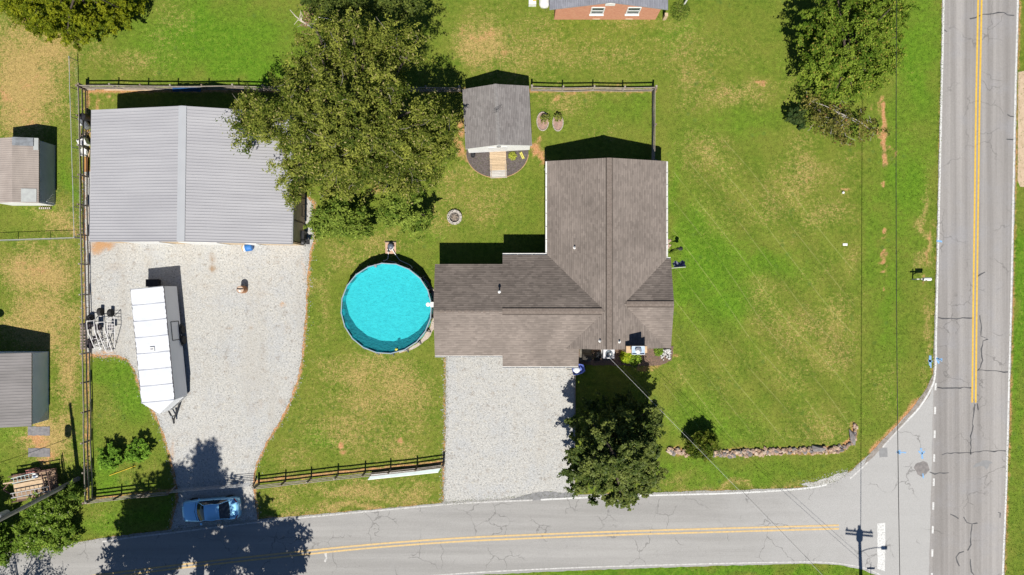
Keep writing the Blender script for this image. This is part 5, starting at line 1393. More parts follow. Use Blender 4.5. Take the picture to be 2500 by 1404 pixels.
# mailbox
mbx_ = thing('mailbox', 'white post mailbox on the verge beside the main road', 'mailbox', (*P2(2228, 682), 0))
MB().box(-.05, .05, -.05, .05, 0, 1.25).build('post', mat('post_white', (.6, .58, .52), None, 5, .8), mbx_)
MB().box(-.25, .75, -.045, .045, .92, 1.0).build('arm', mat('post_white', (.6, .58, .52)), mbx_)
bx_ = MB(); pr_ = [(-.13, 1.0), (.13, 1.0), (.13, 1.16), (.09, 1.25), (0, 1.29), (-.09, 1.25), (-.13, 1.16)]
for x in (.18, .78): bx_.v += [(x, y, z) for y, z in pr_]
bx_.f += [tuple(range(7))[::-1], tuple(range(7, 14))] + [(i, (i+1) % 7, (i+1) % 7 + 7, i + 7) for i in range(7)]
bx_.build('box', WHITE, mbx_); MB().box(.3, .42, -.15, -.135, 1.2, 1.36).build('flag', mat('red_flag', (.5, .05, .04), None, 3, .5), mbx_)
MB().bar((0, 0, .6), (.4, 0, .93), .05, .06).build('brace', BLACK, mbx_)
# small markers on the lawn
c1 = thing('cleanout_cap', 'small white pipe cap with black shade on the right lawn', 'pipe cap', P(2057, 471)); MB().lathe([(.07, 0), (.07, .12), (.09, .12), (.09, .17), (.02, .18)], (0, 0, 0), 12).build('cap', PVC, c1)
c2 = thing('meter_lid', 'small pale oblong meter lid lying in the right lawn', 'lid', P(2063, 597)); e_ = MB().box(-.19, .19, -.10, .10, 0, .05).build('lid', PVC, c2); bevel(e_, .04)
# planter rings
for k, (px, py, lb) in enumerate(((1325, 297, 'left oval planting ring edged in pale stone, with a young shrub'), (1362, 300, 'right oval planting ring edged in pale stone, with a young shrub'))):
    c = P(px, py); t = thing('planting_ring', lb, 'planting bed', (c.x, c.y, 0)); rx, ry = (.48, .75) if k == 0 else (.42, .68)
    MB().poly([(rx * math.cos(a), ry * math.sin(a), .04) for a in np.linspace(0, 2*math.pi, 25)[:-1]]).build('mulch', mat('pinkish_mulch', (.40, .26, .20), (.27, .18, .15), 8, .95, .5), t)
    n = 16
    for i in range(n):
        a0, a1 = 2*math.pi*i/n + .02, 2*math.pi*(i+1)/n - .02
        MB().bar((rx*math.cos(a0), ry*math.sin(a0), .06), (rx*math.cos(a1), ry*math.sin(a1), .06), .07, .12).build('edging_stone', mat('pale_edging', (.46, .40, .34), (.36, .31, .26), 5, .9), t)
yp = thing('yellow_pipes', 'two short yellow pipes lying side by side on the dark mulch', 'pipe', P(1274, 380))
for (xa, ya, xb, yb) in ((1269.5, 373, 1276.5, 388), (1272.5, 371, 1280, 387)): MB().tube([P(xa, ya, .05), P(xb, yb, .05)], .05, 7).build('pipe', mat('yellow_plastic', (.66, .60, .14), None, 4, .5), yp, world=True)
pt_ = thing('black_pot', 'small black flowerpot on the left of the fan-shaped mulch', 'pot', P(1155, 381)); MB().lathe([(.13, 0), (.17, .24), (.19, .24), (.19, .28), (.15, .28), (.13, .2), (.02, .2)], (0, 0, 0), 12).build('pot', BLACK, pt_)
lt = thing('garden_light', 'small black path light at the shed wall over the mulch', 'light', P(1277, 364)); MB().tube([(0, 0, 0), (0, 0, .4)], .02, 5).build('stake', BLACK, lt); MB().lathe([(.03, .36), (.13, .42), (.04, .5)], (0, 0, 0), 10).build('shade', BLACK, lt)
yl = thing('yellow_pole', 'thin yellow pole lying on the grass below the two small bushes', 'pole', P(300, 1149)); MB().tube([P(267, 1161, .05), P(300, 1149, .06), P(331, 1137, .05)], .035, 6).build('pole_shaft', mat('yellow_pole', (.62, .48, .04), None, 4, .5), yl, world=True)
for lb, (x0, y0, x1, y1) in (('upper worn grey slab in the bare patch below the metal shed', (69, 1041, 122, 1063)), ('lower worn grey slab in the bare patch below the metal shed', (69, 1094, 123, 1115))):
    t = thing('concrete_slab', lb, 'slab', P((x0 + x1)/2, (y0 + y1)/2)); a, b = P(x0, y1), P(x1, y0)
    bo = dense([(a.x, a.y), (b.x, a.y), (b.x, b.y), (a.x, b.y)], .25, .035, seed=x0 + y0)
    MB().prism(bo, 0, .03).build('slab', mat('worn_slab', (.22, .21, .21), (.15, .145, .15), 4, .9, .2, world_pos=True), t, world=True)
# stone wall
sw = thing('stone_wall', 'low dry wall of rough tan stones along the lower edge of the big lawn', 'stone wall', P(1850, 1102))
path = smooth_line(px_line([(1630,1097),(1668,1102),(1720,1105),(1790,1106),(1850,1103),(1920,1101.5),(1985,1100),(2040,1096),(2066,1089),(2080,1076),(2086,1058),(2087,1036)]), 8)
acc = 0
for (a, b) in zip(path, path[1:]):
    a = Vector(a); b = Vector(b); L = (b - a).length; nrm = Vector((-(b-a).y, (b-a).x)).normalized(); k = max(1, int(L / .052 + random.random() * .9)); far = a.x > P(2050, 0).x
    for j in range(k):
        p = a.lerp(b, random.random())
        o_ = random.uniform(-.27, .22) * (.5 if far else 1); s = random.uniform(.20, .48) * (.75 if far else 1)
        rock(sw, (p.x + nrm.x * o_, p.y + nrm.y * o_, .04 + random.uniform(.0, .10)), s)
o = rock(sw, P(2081, 1068, .1), 1.0, idx=4); o.scale = (.55, 1.5, .6); o.rotation_euler = (0, 0, .1)
o = rock(sw, P(1998, 1096, .12), 1.0, idx=4); o.scale = (1.3, .7, .6); o.rotation_euler = (0, 0, .1)
# ------------------------------------------------------------------ vehicles
def wheel(parent, c, r=.33, w=.2, axis='y', name='wheel', rim=STEEL, out=1):
    t = MB().lathe([(r*.6, -w/2), (r*.9, -w/2), (r, -w*.3), (r, w*.3), (r*.9, w/2), (r*.6, w/2)], c, 22, axis).build(name, RUBBER, parent)
    MB().lathe([(.03, -w*.36), (r*.55, -w*.40), (r*.61, -w*.3), (r*.61, w*.3), (r*.55, w*.40), (.03, w*.36)], c, 18, axis).build('rim', rim, t)
    return t
# blue saloon car, nose to the left
cc = P(514, 1245, .7); car = thing('parked_car', 'light blue saloon car parked in tree shade beside the road', 'car', (cc.x, cc.y, 0), R(180 + 4.5))
PAINT = mat('light_blue_car_paint', (.32, .70, 1.0), (.30, .67, .97), 1, .30, coat=1.0, spec=.5, metal=.35)
CGL = mat('dark_car_glass', (.012, .018, .028), (.02, .03, .04), 1, .05, spec=.7)
st = [(2.36,.50,.56,.30),(2.28,.70,.66,.24),(2.05,.83,.74,.20),(1.55,.885,.82,.18),(1.0,.90,.90,.18),(.3,.905,.93,.18),(-.6,.905,.94,.18),(-1.3,.90,.955,.18),(-1.75,.885,.98,.19),(-2.1,.84,.965,.22),(-2.28,.74,.90,.27),(-2.36,.60,.70,.34)]
rows = []
for (x, w, zt, zb) in st:
    pr = [(0, zb), (w*.85, zb), (w*.97, zb + .10), (w, zb + (zt - zb)*.45), (w*.985, zb + (zt - zb)*.72), (w*.90, zt - .02), (w*.70, zt + .015), (w*.35, zt + .03), (0, zt + .035)]
    ring = [(x, y, z) for y, z in pr] + [(x, -y, z) for y, z in pr[-2:0:-1]]
    ring.append(ring[0]); rows.append(ring)
b = MB(); b.grid(rows); n0 = len(rows[0]) - 1
b.f.append(tuple(range(n0))[::-1]); b.f.append(tuple((len(rows) - 1) * (n0 + 1) + i for i in range(n0)))
b.build('body', PAINT, car, smooth=True)
# greenhouse: pillars/roof in paint, glass set in
def curve_roof():
    R_ = []
    for (x, w, z) in ((.22, .575, 1.395), (.05, .60, 1.435), (-.35, .615, 1.455), (-.75, .605, 1.445), (-.98, .585, 1.405)):
        R_.append([(x, y * w, z - .045 * abs(y)**2.5) for y in (-1, -.7, -.35, 0, .35, .7, 1)])
    return R_
rf = curve_roof(); b = MB(); b.grid(rf); b.build('roof', PAINT, car, smooth=True)
ws = MB(); ws.grid([[(1.02 - .16*abs(y)**2 , y*.76, .925) for y in (-1,-.6,-.2,.2,.6,1)], [(.62 - .08*abs(y)**2, y*.67, 1.19) for y in (-1,-.6,-.2,.2,.6,1)], [(.23, y*.565, 1.392 - .045*abs(y)**2.5) for y in (-1,-.6,-.2,.2,.6,1)]]); ws.build('windscreen', CGL, car, smooth=True)
rw = MB(); rw.grid([[(-.985, y*.575, 1.40 - .045*abs(y)**2.5) for y in (-1,-.6,-.2,.2,.6,1)], [(-1.36 + .05*abs(y)**2, y*.65, 1.20) for y in (-1,-.6,-.2,.2,.6,1)], [(-1.74 + .14*abs(y)**2, y*.72, .985) for y in (-1,-.6,-.2,.2,.6,1)]]); rw.build('rear_window', CGL, car, smooth=True)
for s in (-1, 1):
    sw_ = MB(); sw_.grid([[(.86, s*.80, .935), (.2, s*.835, .95), (-.5, s*.84, .96), (-1.1, s*.825, .965), (-1.6, s*.78, .98)], [(.26, s*.60, 1.35), (.0, s*.625, 1.385), (-.45, s*.635, 1.40), (-.85, s*.62, 1.385), (-1.0, s*.60, 1.355)]]); sw_.build('side_window', CGL, car)
    MB().bar((-.38, s*.84, .95), (-.40, s*.64, 1.40), .06, .035).build('door_pillar', BLACK, car)
    MB().tube(smooth_line([(.90, s*.775, .935), (.55, s*.69, 1.17), (.23, s*.59, 1.36), (-.4, s*.635, 1.415), (-.99, s*.60, 1.365), (-1.65, s*.745, .985)], 5), .032, 6).build('roof_rail', PAINT, car)
    m_ = MB().box(.62, .78, min(s*.90, s*1.06), max(s*.90, s*1.06), .93, 1.04).build('mirror', PAINT, car); bevel(m_, .03)
    MB().lathe([(.02, 2.30), (.13, 2.27), (.15, 2.18)], (0, s*.56, .62), 10, 'x').build('headlight', mat('headlight_glass', (.65, .68, .7), None, 2, .15), car)
    tl = MB().prism([(-2.30, s*.52), (-2.12, s*.78), (-2.02, s*.82), (-2.16, s*.56)], .83, .975).build('taillight', mat('red_lens', (.40, .025, .02), None, 2, .2), car)
    for x in (1.45, -1.42): wheel(car, (x, s*.80, .32), .32, .2)
MB().box(-2.40, -2.34, -.26, .26, .5, .62).build('number_plate', WHITE, car)
MB().tube([(-2.02, -.62, .985), (-2.08, 0, .995), (-2.02, .62, .985)], .008, 4).build('boot_seam', BLACK, car); MB().tube([(1.02, -.74, .915), (1.18, 0, .945), (1.02, .74, .915)], .012, 4).build('bonnet_seam', BLACK, car)

# enclosed white trailer
tr = thing('cargo_trailer', 'long white enclosed cargo trailer with pointed nose parked on the gravel', 'trailer', (-27.92, -4.43, 0), R(5.57))
TW = mat('grey_trailer_skin', (.72, .73, .75), (.68, .69, .71), .6, .45, detail=2); TR = mat('white_trailer_roof', (.66, .67, .69), (.57, .59, .63), 1.6, .5, .10, 2.5)
hw, y0, y1, tz = 1.28, -4.43, 4.43, 2.52
poly = [(-hw, y0), (0, y0 - .98), (hw, y0), (hw, y1), (-hw, y1)]
MB().prism(poly, .42, tz - .02).build('body', TW, tr)
n = 7; Lp = (y1 - y0) / n
for i in range(n):
    ya, yb = y0 + i*Lp, y0 + (i+1)*Lp; rows = []
    for j in range(7):
        y = ya + .03 + (yb - ya - .06) * j / 6; rows.append([(x, y, tz + .03 + .03 * (1 - (x/hw)**2) + random.uniform(-.006, .006)) for x in (-hw - .01, -.8, -.3, .3, .8, hw + .01)])
    MB().grid(rows).build('roof_panel', TR, tr, smooth=True)
    MB().bar((-hw - .01, ya, tz + .035), (hw + .01, ya, tz + .035), .07, .05).build('roof_seam', mat('seam_grey', (.38, .40, .45), None, 3, .5), tr)
MB().prism([(-hw, y0), (0, y0 - .98), (hw, y0)], tz, [tz + .04, tz + .02, tz + .04]).build('nose_roof', TR, tr)
MB().bar((-hw, y1, tz + .03), (hw, y1, tz + .03), .05, .07).build('rear_trim', STEEL, tr)
for s in (-1, 1): MB().box(s*hw - .025, s*hw + .025, y0, y1, tz - .06, tz + .03).build('roof_trim', mat('dark_trim', (.10, .10, .11), None, 3, .5), tr)
for (a, b) in (((hw, y0), (0, y0 - .98)), ((-hw, y0), (0, y0 - .98))): MB().bar((*a, .75), (*b, .75), .03, .6).build('nose_plate', STEEL, tr)
e_ = MB().box(-.2, .18, -.55, -.17, tz + .05, tz + .17).build('roof_vent', WHITE, tr); bevel(e_, .03); MB().box(-.12, .1, -.40, -.26, tz + .17, tz + .18).build('vent_slot', mat('vent_grey', (.4, .4, .42), None, 3, .5), e_)
dd_ = MB(); 
for (a, b) in (((.75, .75), (.75, 1.95)), ((2.22, .75), (2.22, 1.95)), ((.75, 1.95), (2.22, 1.95)), ((.75, .75), (2.22, .75))): dd_.bar((hw + .01, a[0] - .6, a[1]), (hw + .01, b[0] - .6, b[1]), .05, .05, (1, 0, 0))
dd_.build('door_frame', BLACK, tr)
for y in (.05, .90): wheel(tr, (hw + .08, y, .36), .36, .2, 'x'); wheel(tr, (-hw - .08, y, .36), .36, .2, 'x')
for s in (-1, 1):
    MB().tube([(s*(hw + .10), -.42, .55), (s*(hw + .10), -.30, .74), (s*(hw + .10), .48, .78), (s*(hw + .10), 1.26, .74), (s*(hw + .10), 1.38, .55)], .045, 6).build('fender', BLACK, tr)
    MB().bar((s*.62, y0 - .45, .42), (0, y0 - 1.9, .45), .08, .12).build('tongue_beam', BLACK, tr)
MB().lathe([(.05, 0), (.05, .75), (.09, .76), (.09, .82)], (0, y0 - 1.55, .05), 10).build('jack', STEEL, tr); MB().bar((0, y0 - 1.8, .46), (0, y0 - 2.15, .46), .11, .12).build('coupler', BLACK, tr)
bxk = thing('shadow_box', 'added black box standing in for a shadow patch behind the white trailer', 'box', P(378, 691)); e_ = MB().box(-.5, .5, -.28, .28, 0, .35).build('chest', BLACK, bxk); bevel(e_); MB().box(-.52, .52, -.30, .30, .352, .42).build('lid', BLACK, bxk)  # black box added where a darker rectangle of shadow lies

# small utility trailer with ladders and boards
ut = thing('utility_trailer', 'small open utility trailer of rusty steel with plank deck in the lower left yard', 'trailer', (*P2(88, 1183, .5), 0), R(9))
RUST = mat('rusty_steel', (.17, .10, .075), (.10, .06, .05), 5, .8, .3); OLDP = mat('brown_plank', (.36, .25, .165), (.26, .175, .115), 4, .85, .3, stretch=(.4, 3, 1))
for i in range(7):
    y = -.84 + i * .28; MB().box(-1.75 + random.uniform(-.02, .02), 1.75, y - .13, y + .13, .50, .54).build('deck_plank', OLDP, ut)
for y in (-1.02, 1.02):
    MB().bar((-1.8, y, .47), (1.8, y, .47), .08, .12).build('side_beam', RUST, ut); MB().bar((-1.8, y, .95), (1.8, y, .95), .06, .05).build('top_rail', RUST, ut)
    for x in (-1.75, -.6, .6, 1.75): MB().bar((x, y, .5), (x, y, .95), .05, .05).build('stake', RUST, ut)
    wheel(ut, (.1, y * 1.17, .33), .33, .2, 'y', rim=WHITE)
    MB().tube([(-.35, y*1.17, .55), (-.2, y*1.17, .72), (.4, y*1.17, .72), (.55, y*1.17, .55)], .08, 5).build('fender', RUST, ut)
for y0_, y1_ in ((-1.0, 0), (1.0, 0)): MB().bar((-1.75, y0_ * .8, .45), (-2.7, y1_, .45), .08, .1).build('tongue_beam', RUST, ut)
gm = MB(); gm.tube([(1.85, -1.0, .5), (1.95, -1.0, 1.75), (1.95, 1.0, 1.75), (1.85, 1.0, .5)], .035, 6)
for i in range(12): y = -1 + 2 * (i + .5) / 12; gm.tube([(1.85, y, .5), (1.95, y, 1.75)], .015, 4)
for i in range(8): z = .55 + 1.2 * i / 8; gm.tube([(1.86, -1, z), (1.86, 1, z)], .015, 4)
gm.build('ramp_gate', RUST, ut)
MB().bar((1.1, -.9, .98), (.9, .9, .98), .08, .07).build('cross_beam', RUST, ut)
def ladder(label, a, b, w, m, z, rungs):
    a = Vector((*a, z)); b = Vector((*b, z)); d = (b - a).normalized(); s = Vector((-d.y, d.x, 0)); t = thing('ladder', label, 'ladder', (a + b) / 2)
    for k in (-1, 1): MB().bar(a + s*k*w/2, b + s*k*w/2, .05, .08).build('rail', m, t, world=True)
    for i in range(rungs): p = a.lerp(b, (i + .5) / rungs); MB().tube([p - s*w/2, p + s*w/2], .022, 5).build('rung', m, t, world=True)
ALU = mat('pale_aluminium', (.62, .60, .58), (.5, .49, .47), 5, .4, metal=.2); ALG = mat('pale_green_aluminium', (.50, .58, .56), None, 5, .4)
ladder('short pale green ladder lying on the upper side of the utility trailer', P2(28, 1175, 1.05), P2(84, 1161, 1.05), .42, ALG, 1.02, 6)
ladder('long pale ladder lying on the lower side of the utility trailer', P2(26, 1211, 1.05), P2(122, 1193, 1.05), .36, ALU, 1.02, 9)
lb_ = thing('plywood_sheet', 'long tan plywood sheet lying on the utility trailer', 'plywood', P(75, 1183, .56)); 
MB().bar((*P2(34, 1192, .62), .60), (*P2(112, 1178, .62), .60), .62, .05).build('sheet', RAWWOOD, lb_, world=True)
MB().bar((*P2(8, 1181, .8), .80), (*P2(118, 1165, .8), .80), .10, .05).build('plank', RAWWOOD, thing('long_plank', 'long pale plank projecting from the utility trailer', 'plank', P(60, 1173, .75)), world=True)
ts = thing('spare_wheel', 'white spare wheel rim lying on the utility trailer', 'wheel', P(87, 1162, .6)); MB().lathe([(.10, 0), (.24, .0), (.26, .05), (.24, .12), (.12, .13)], (0, 0, 0), 18).build('rim', WHITE, ts); MB().lathe([(.1, 0), (.1, .05)], (0, 0, .1), 12).build('hub', mat('hub_blue', (.25, .3, .45), None, 3, .5), ts)
rd = thing('red_chest', 'faded red box at the upper side of the utility trailer', 'box', P(82, 1149, .3), R(12)); e_ = MB().box(-.35, .35, -.2, .2, 0, .4).build('chest', mat('faded_red', (.36, .15, .13), None, 4, .7), rd)

# buggy frames by the fence
TUBEW = mat('white_frame_tube', (.72, .71, .70), (.55, .53, .52), 6, .5); SEATB = mat('black_seat', (.03, .025, .03), (.05, .04, .05), 5, .7)
def buggy(label, loop, rails, front, tyres, seat):
    c = P(*loop[0]); t = thing('buggy_frame', label, 'buggy frame', c)
    zt = 1.0; L = [P(x, y, zt) for x, y in loop]; MB().tube([*L, L[0]], .035, 6, False).build('roll_hoop', TUBEW, t, world=True)
    B = [P(x, y, .3) for x, y in loop]
    for a, b in zip(L, B): MB().tube([a, b], .03, 6).build('post', TUBEW, t, world=True)
    for (xa, ya, xb, yb) in rails: MB().tube([P(xa, ya, .95), P((xa+xb)/2, (ya+yb)/2, .68), P(xb, yb, .35)], .035, 6).build('frame_rail', TUBEW, t, world=True)
    for (xa, ya, xb, yb) in rails: MB().tube([P(xa, ya, .25), P(xb, yb, .22)], .03, 6).build('lower_rail', FWD, t, world=True)
    for (xa, ya, xb, yb) in front: MB().tube([P(xa, ya, .33), P(xb, yb, .33)], .03, 6).build('cross_tube', TUBEW, t, world=True)
    for (x, y, r) in tyres:
        p = P(x, y, r); w = MB().lathe([(r*.55, -.14), (r*.9, -.15), (r, -.09), (r, .09), (r*.9, .15), (r*.55, .14)], p, 18, 'x').build('wheel', RUBBER, t, world=True)
        MB().lathe([(.03, -.11), (r*.52, -.12), (r*.56, 0), (r*.52, .12), (.03, .11)], p, 14, 'x').build('rim', TUBEW, w, world=True)
    x0, ya, x1, yb = seat; a, b = P(x0, yb), P(x1, ya)
    e_ = MB().box(a.x, b.x, a.y, b.y, .28, .42).build('seat', SEATB, t, world=True); MB().box(a.x, b.x, b.y - .1, b.y, .42, .95).build('seat_back', SEATB, t, world=True)
    return t
buggy('left white tubular buggy frame with dark seat beside the long fence', [(211, 784), (229, 783), (231, 805), (213, 806)], [(213, 806, 231, 850), (230, 805, 244, 848)], [(222, 828, 237, 826), (231, 850, 244, 848), (227, 842, 241, 840)], [(221, 776, .28)], (214, 788, 228, 803))
buggy('right white tubular buggy frame with two wheels beside the long fence', [(236, 787), (255, 786), (257, 808), (238, 809)], [(238, 809, 260, 860), (257, 808, 274, 858)], [(248, 834, 266, 832), (260, 860, 274, 858), (254, 848, 270, 846), (240, 772, 262, 773)], [(245, 761, .32), (270, 764, .32)], (240, 791, 253, 805))
rk = thing('white_rack', 'white tubular rack with bent bars right of the buggy frames', 'rack', P(269, 810))
for (x, za) in ((262, .9), (279, .9)): MB().tube([P(x, 772, .05), P(x, 774, za), P(x + 1, 812, za), P(x + 1, 850, .05)], .028, 6).build('side_tube', TUBEW, rk, world=True)
for y in (776, 784, 792, 800, 811): MB().tube([P(262, y, .9), P(279, y, .9)], .022, 6).build('bar', TUBEW, rk, world=True)
MB().box(*[f(P(264, 806, .5).x, P(277, 790, .5).x) for f in (min, max)], *[f(P(264, 806, .5).y, P(277, 790, .5).y) for f in (min, max)], .5, .54).build('tray', mat('grey_tray', (.36, .34, .34), None, 6, .6), rk, world=True)
pk = thing('pallet', 'pinkish timber pallet standing against the long fence by the buggies', 'pallet', P(203, 822))
for i in range(9):
    y = 793 + i * 7.2; MB().bar((*P2(196 + random.uniform(-.7, .7), y, .6), .62), (*P2(208, y + random.uniform(-1, 1), .2), .2), .15, .03).build('slat', mat('pink_wood', (.52, .40, .34), (.42, .32, .27), 6, .85), pk, world=True)
for x, z in ((198, .52), (206, .22)): MB().bar((*P2(x, 790, z), z - .03), (*P2(x, 853, z), z - .03), .06, .06).build('bearer', WOOD, pk, world=True)
jk = thing('scrap_metal', 'low tangle of scrap tubing and brackets among the buggy frames', 'scrap', P(250, 830))
for i in range(26):
    p = P(random.uniform(222, 278), random.uniform(812, 856), .08 + random.random() * .15); a = random.uniform(0, 6.28); v = Vector((math.cos(a), math.sin(a), random.uniform(-.1, .3))) * random.uniform(.12, .4)
    MB().tube([p - v * .3, p + v], .018, 5).build('tubing', random.choice((TUBEW, FWD, RUST, STEEL)), jk, world=True)
for i in range(5):
    p = P(random.uniform(216, 236), random.uniform(818, 850), .06); MB().box(p.x - .15, p.x + .15, p.y - .2, p.y + .2, 0, .18 + .05 * i).build('engine_block', SEATB, jk, world=True)

# ------------------------------------------------------------------ utility poles and wires
POLEM = mat('pole_wood', (.28, .26, .24), (.20, .185, .17), 3, .85, .3, stretch=(2, 2, .2))
def pole(label, base, top):
    base = Vector(base); top = Vector(top); t = thing('utility_pole', label, 'utility pole', base)
    MB().tube([base, base.lerp(top, .5), top], [.17, .145, .115], 12).build('shaft', POLEM, t, world=True); return t
b1 = P(192, 1168); t1 = Vector((-36.15, -16.6, 11.0)); p1 = pole('leaning wooden utility pole at the lower left corner of the rail fence', b1, t1)
at = lambda b, t, z: Vector(b).lerp(Vector(t), z / Vector(t).z)
q = at(b1, t1, 7.0); MB().lathe([(.10, -.5), (.27, -.45), (.27, .42), (.2, .5), (.05, .52)], q + Vector((-.42, .0, 0)), 14).build('transformer', mat('pole_grey', (.33, .34, .35), None, 3, .5), p1, world=True)
MB().tube([at(b1, t1, z) + Vector((.14, .03, 0)) for z in (0, 3, 6, 9)], .035, 6).build('conduit', STEEL, p1, world=True)
b2 = Vector((28.5, -26.6, 0)); t2 = Vector((28.05, -26.75, 11.3)); p2 = pole('wooden utility pole south of the road whose crossarm shadow falls on the yellow line', b2, t2)
q = at(b2, t2, 10.8)
for dz in (0, -.42):
    c = q + Vector((0, 0, dz)); MB().bar(c + Vector((-1.12, .0, .0)), c + Vector((1.12, -.22, 0)), .10, .12).build('crossarm', POLEM, p2, world=True)
for x in (-1.0, -.35, .95): MB().lathe([(.05, 0), (.07, .06), (.05, .12), (.07, .18), (.03, .28)], q + Vector((x, -.1 * (x + 1), .06)), 8).build('insulator', mat('insulator_grey', (.25, .26, .28), None, 3, .3), p2, world=True)
q7 = at(b2, t2, 9.55); MB().lathe([(.12, -.5), (.27, -.45), (.27, .45), (.2, .52), (.04, .55)], q7 + Vector((0, .35, 0)), 14).build('transformer', mat('pole_grey', (.33, .34, .35)), p2, world=True)
q8 = at(b2, t2, 8.0); MB().tube(smooth_line([q8, q8 + Vector((.6, 0, .35)), q8 + Vector((1.3, 0, .55)), q8 + Vector((1.75, 0, .55))], 5), .035, 6).build('lamp_arm', STEEL, p2, world=True)
e_ = MB().box(q8.x + 1.7, q8.x + 2.2, q8.y - .13, q8.y + .13, q8.z + .45, q8.z + .62).build('street_light', STEEL, p2, world=True); bevel(e_, .05)
MB().tube([b2 + Vector((-.6, 0, 0)), b2 + Vector((-.55, .0, 5.0))], .03, 5).build('riser', STEEL, p2, world=True)
WIRE = mat('black_cable', (.025, .025, .025), None, 4, .6); WIREL = mat('pale_cable', (.50, .50, .50), None, 4, .5)
def cable(label, a, b, sag, r=.022, m=WIRE, n=24):
    a = Vector(a); b = Vector(b); t = thing('overhead_cable', label, 'cable', a)
    MB().tube([a.lerp(b, i / n) - Vector((0, 0, 4 * sag * (i / n) * (1 - i / n))) for i in range(n + 1)], r, 5).build('cable_span', m, t, world=True)
cable('overhead cable running up the right lawn parallel to the main road', at(b2, t2, 6.0), (28.6, 62, 6.1), 1.0, .026)
cable('pale service cable from the house roof down to the lower right pole', P(1490, 876, 4.1), at(b2, t2, 7.0), .5, .010, WIREL)
cable('dark thin service cable beside the pale one over the lower lawn', P(1492, 868, 3.9), at(b2, t2, 7.6), .35, .010)
cable('thin overhead cable leaving the left utility pole to the west', at(b1, t1, 6.2), (-47, -19.8, 6.2), .25, .02)
sg = thing('road_sign', 'small sign on a post south of the side road by the stop bar', 'road sign', (*P2(2125, 1428), 0)); MB().tube([(0, 0, 0), (0, 0, 2.3)], .03, 6).build('post', STEEL, sg)
MB().box(-.32, .32, -.015, .015, 2.0, 2.2).build('sign_blade', mat('sign_green', (.03, .18, .08), None, 3, .5), sg); MB().box(-.015, .015, -.3, .3, 2.22, 2.42).build('sign_blade', mat('sign_green', (.03, .18, .08)), sg)
# ------------------------------------------------------------------ trees and shrubs
def leaf_material(name, trans=.3, rough=.6, gloss=.006):
    m = bpy.data.materials.new(name); m.use_nodes = True; nt = m.node_tree; nt.nodes.remove(nt.nodes['Principled BSDF']); out = nt.nodes['Material Output']
    at_ = N(nt, 'ShaderNodeAttribute'); at_.attribute_name = 'Col'
    df = N(nt, 'ShaderNodeBsdfDiffuse'); tl = N(nt, 'ShaderNodeBsdfTranslucent'); gl = N(nt, 'ShaderNodeBsdfGlossy'); gl.inputs['Roughness'].default_value = rough
    nt.links.new(at_.outputs[0], df.inputs[0]); nt.links.new(mixc(nt, 1.0, at_.outputs[0], (1.15, 1.25, .55), 'MULTIPLY'), tl.inputs[0])
    m1 = N(nt, 'ShaderNodeMixShader'); m1.inputs[0].default_value = trans; nt.links.new(df.outputs[0], m1.inputs[1]); nt.links.new(tl.outputs[0], m1.inputs[2])
    m2 = N(nt, 'ShaderNodeMixShader'); m2.inputs[0].default_value = gloss; nt.links.new(m1.outputs[0], m2.inputs[1]); nt.links.new(gl.outputs[0], m2.inputs[2])
    nt.links.new(m2.outputs[0], out.inputs[0]); return m
LEAF = leaf_material('leaf'); LEAFG = leaf_material('glossy_leaf', .2, .5, .012)
BARK = mat('bark', (.10, .078, .058), (.06, .045, .035), 6, .9, .5, stretch=(1, 1, .3)); BARKG = mat('grey_bark', (.30, .265, .22), (.20, .175, .15), 6, .9, .4)

def unit(v): return v / np.maximum(np.linalg.norm(v, axis=-1, keepdims=True), 1e-9)

def make_leaves(cent, outward, L, Wd, cols, up=.55, rnd=.75):
    n = len(cent)
    nrm = unit(outward * .35 + np.array([0, 0, up]) + rng.normal(0, rnd, (n, 3)) * .6)
    t = unit(np.cross(nrm, rng.normal(0, 1, (n, 3)))); b = np.cross(nrm, t)
    L = (L * rng.uniform(.7, 1.3, n))[:, None]; Wd = (Wd * rng.uniform(.7, 1.3, n))[:, None]
    q = np.stack([cent - t*L/2, cent + b*Wd/2 - t*L*.05, cent + t*L/2, cent - b*Wd/2 - t*L*.05], 1)
    return q, np.repeat(cols, 4, 0)

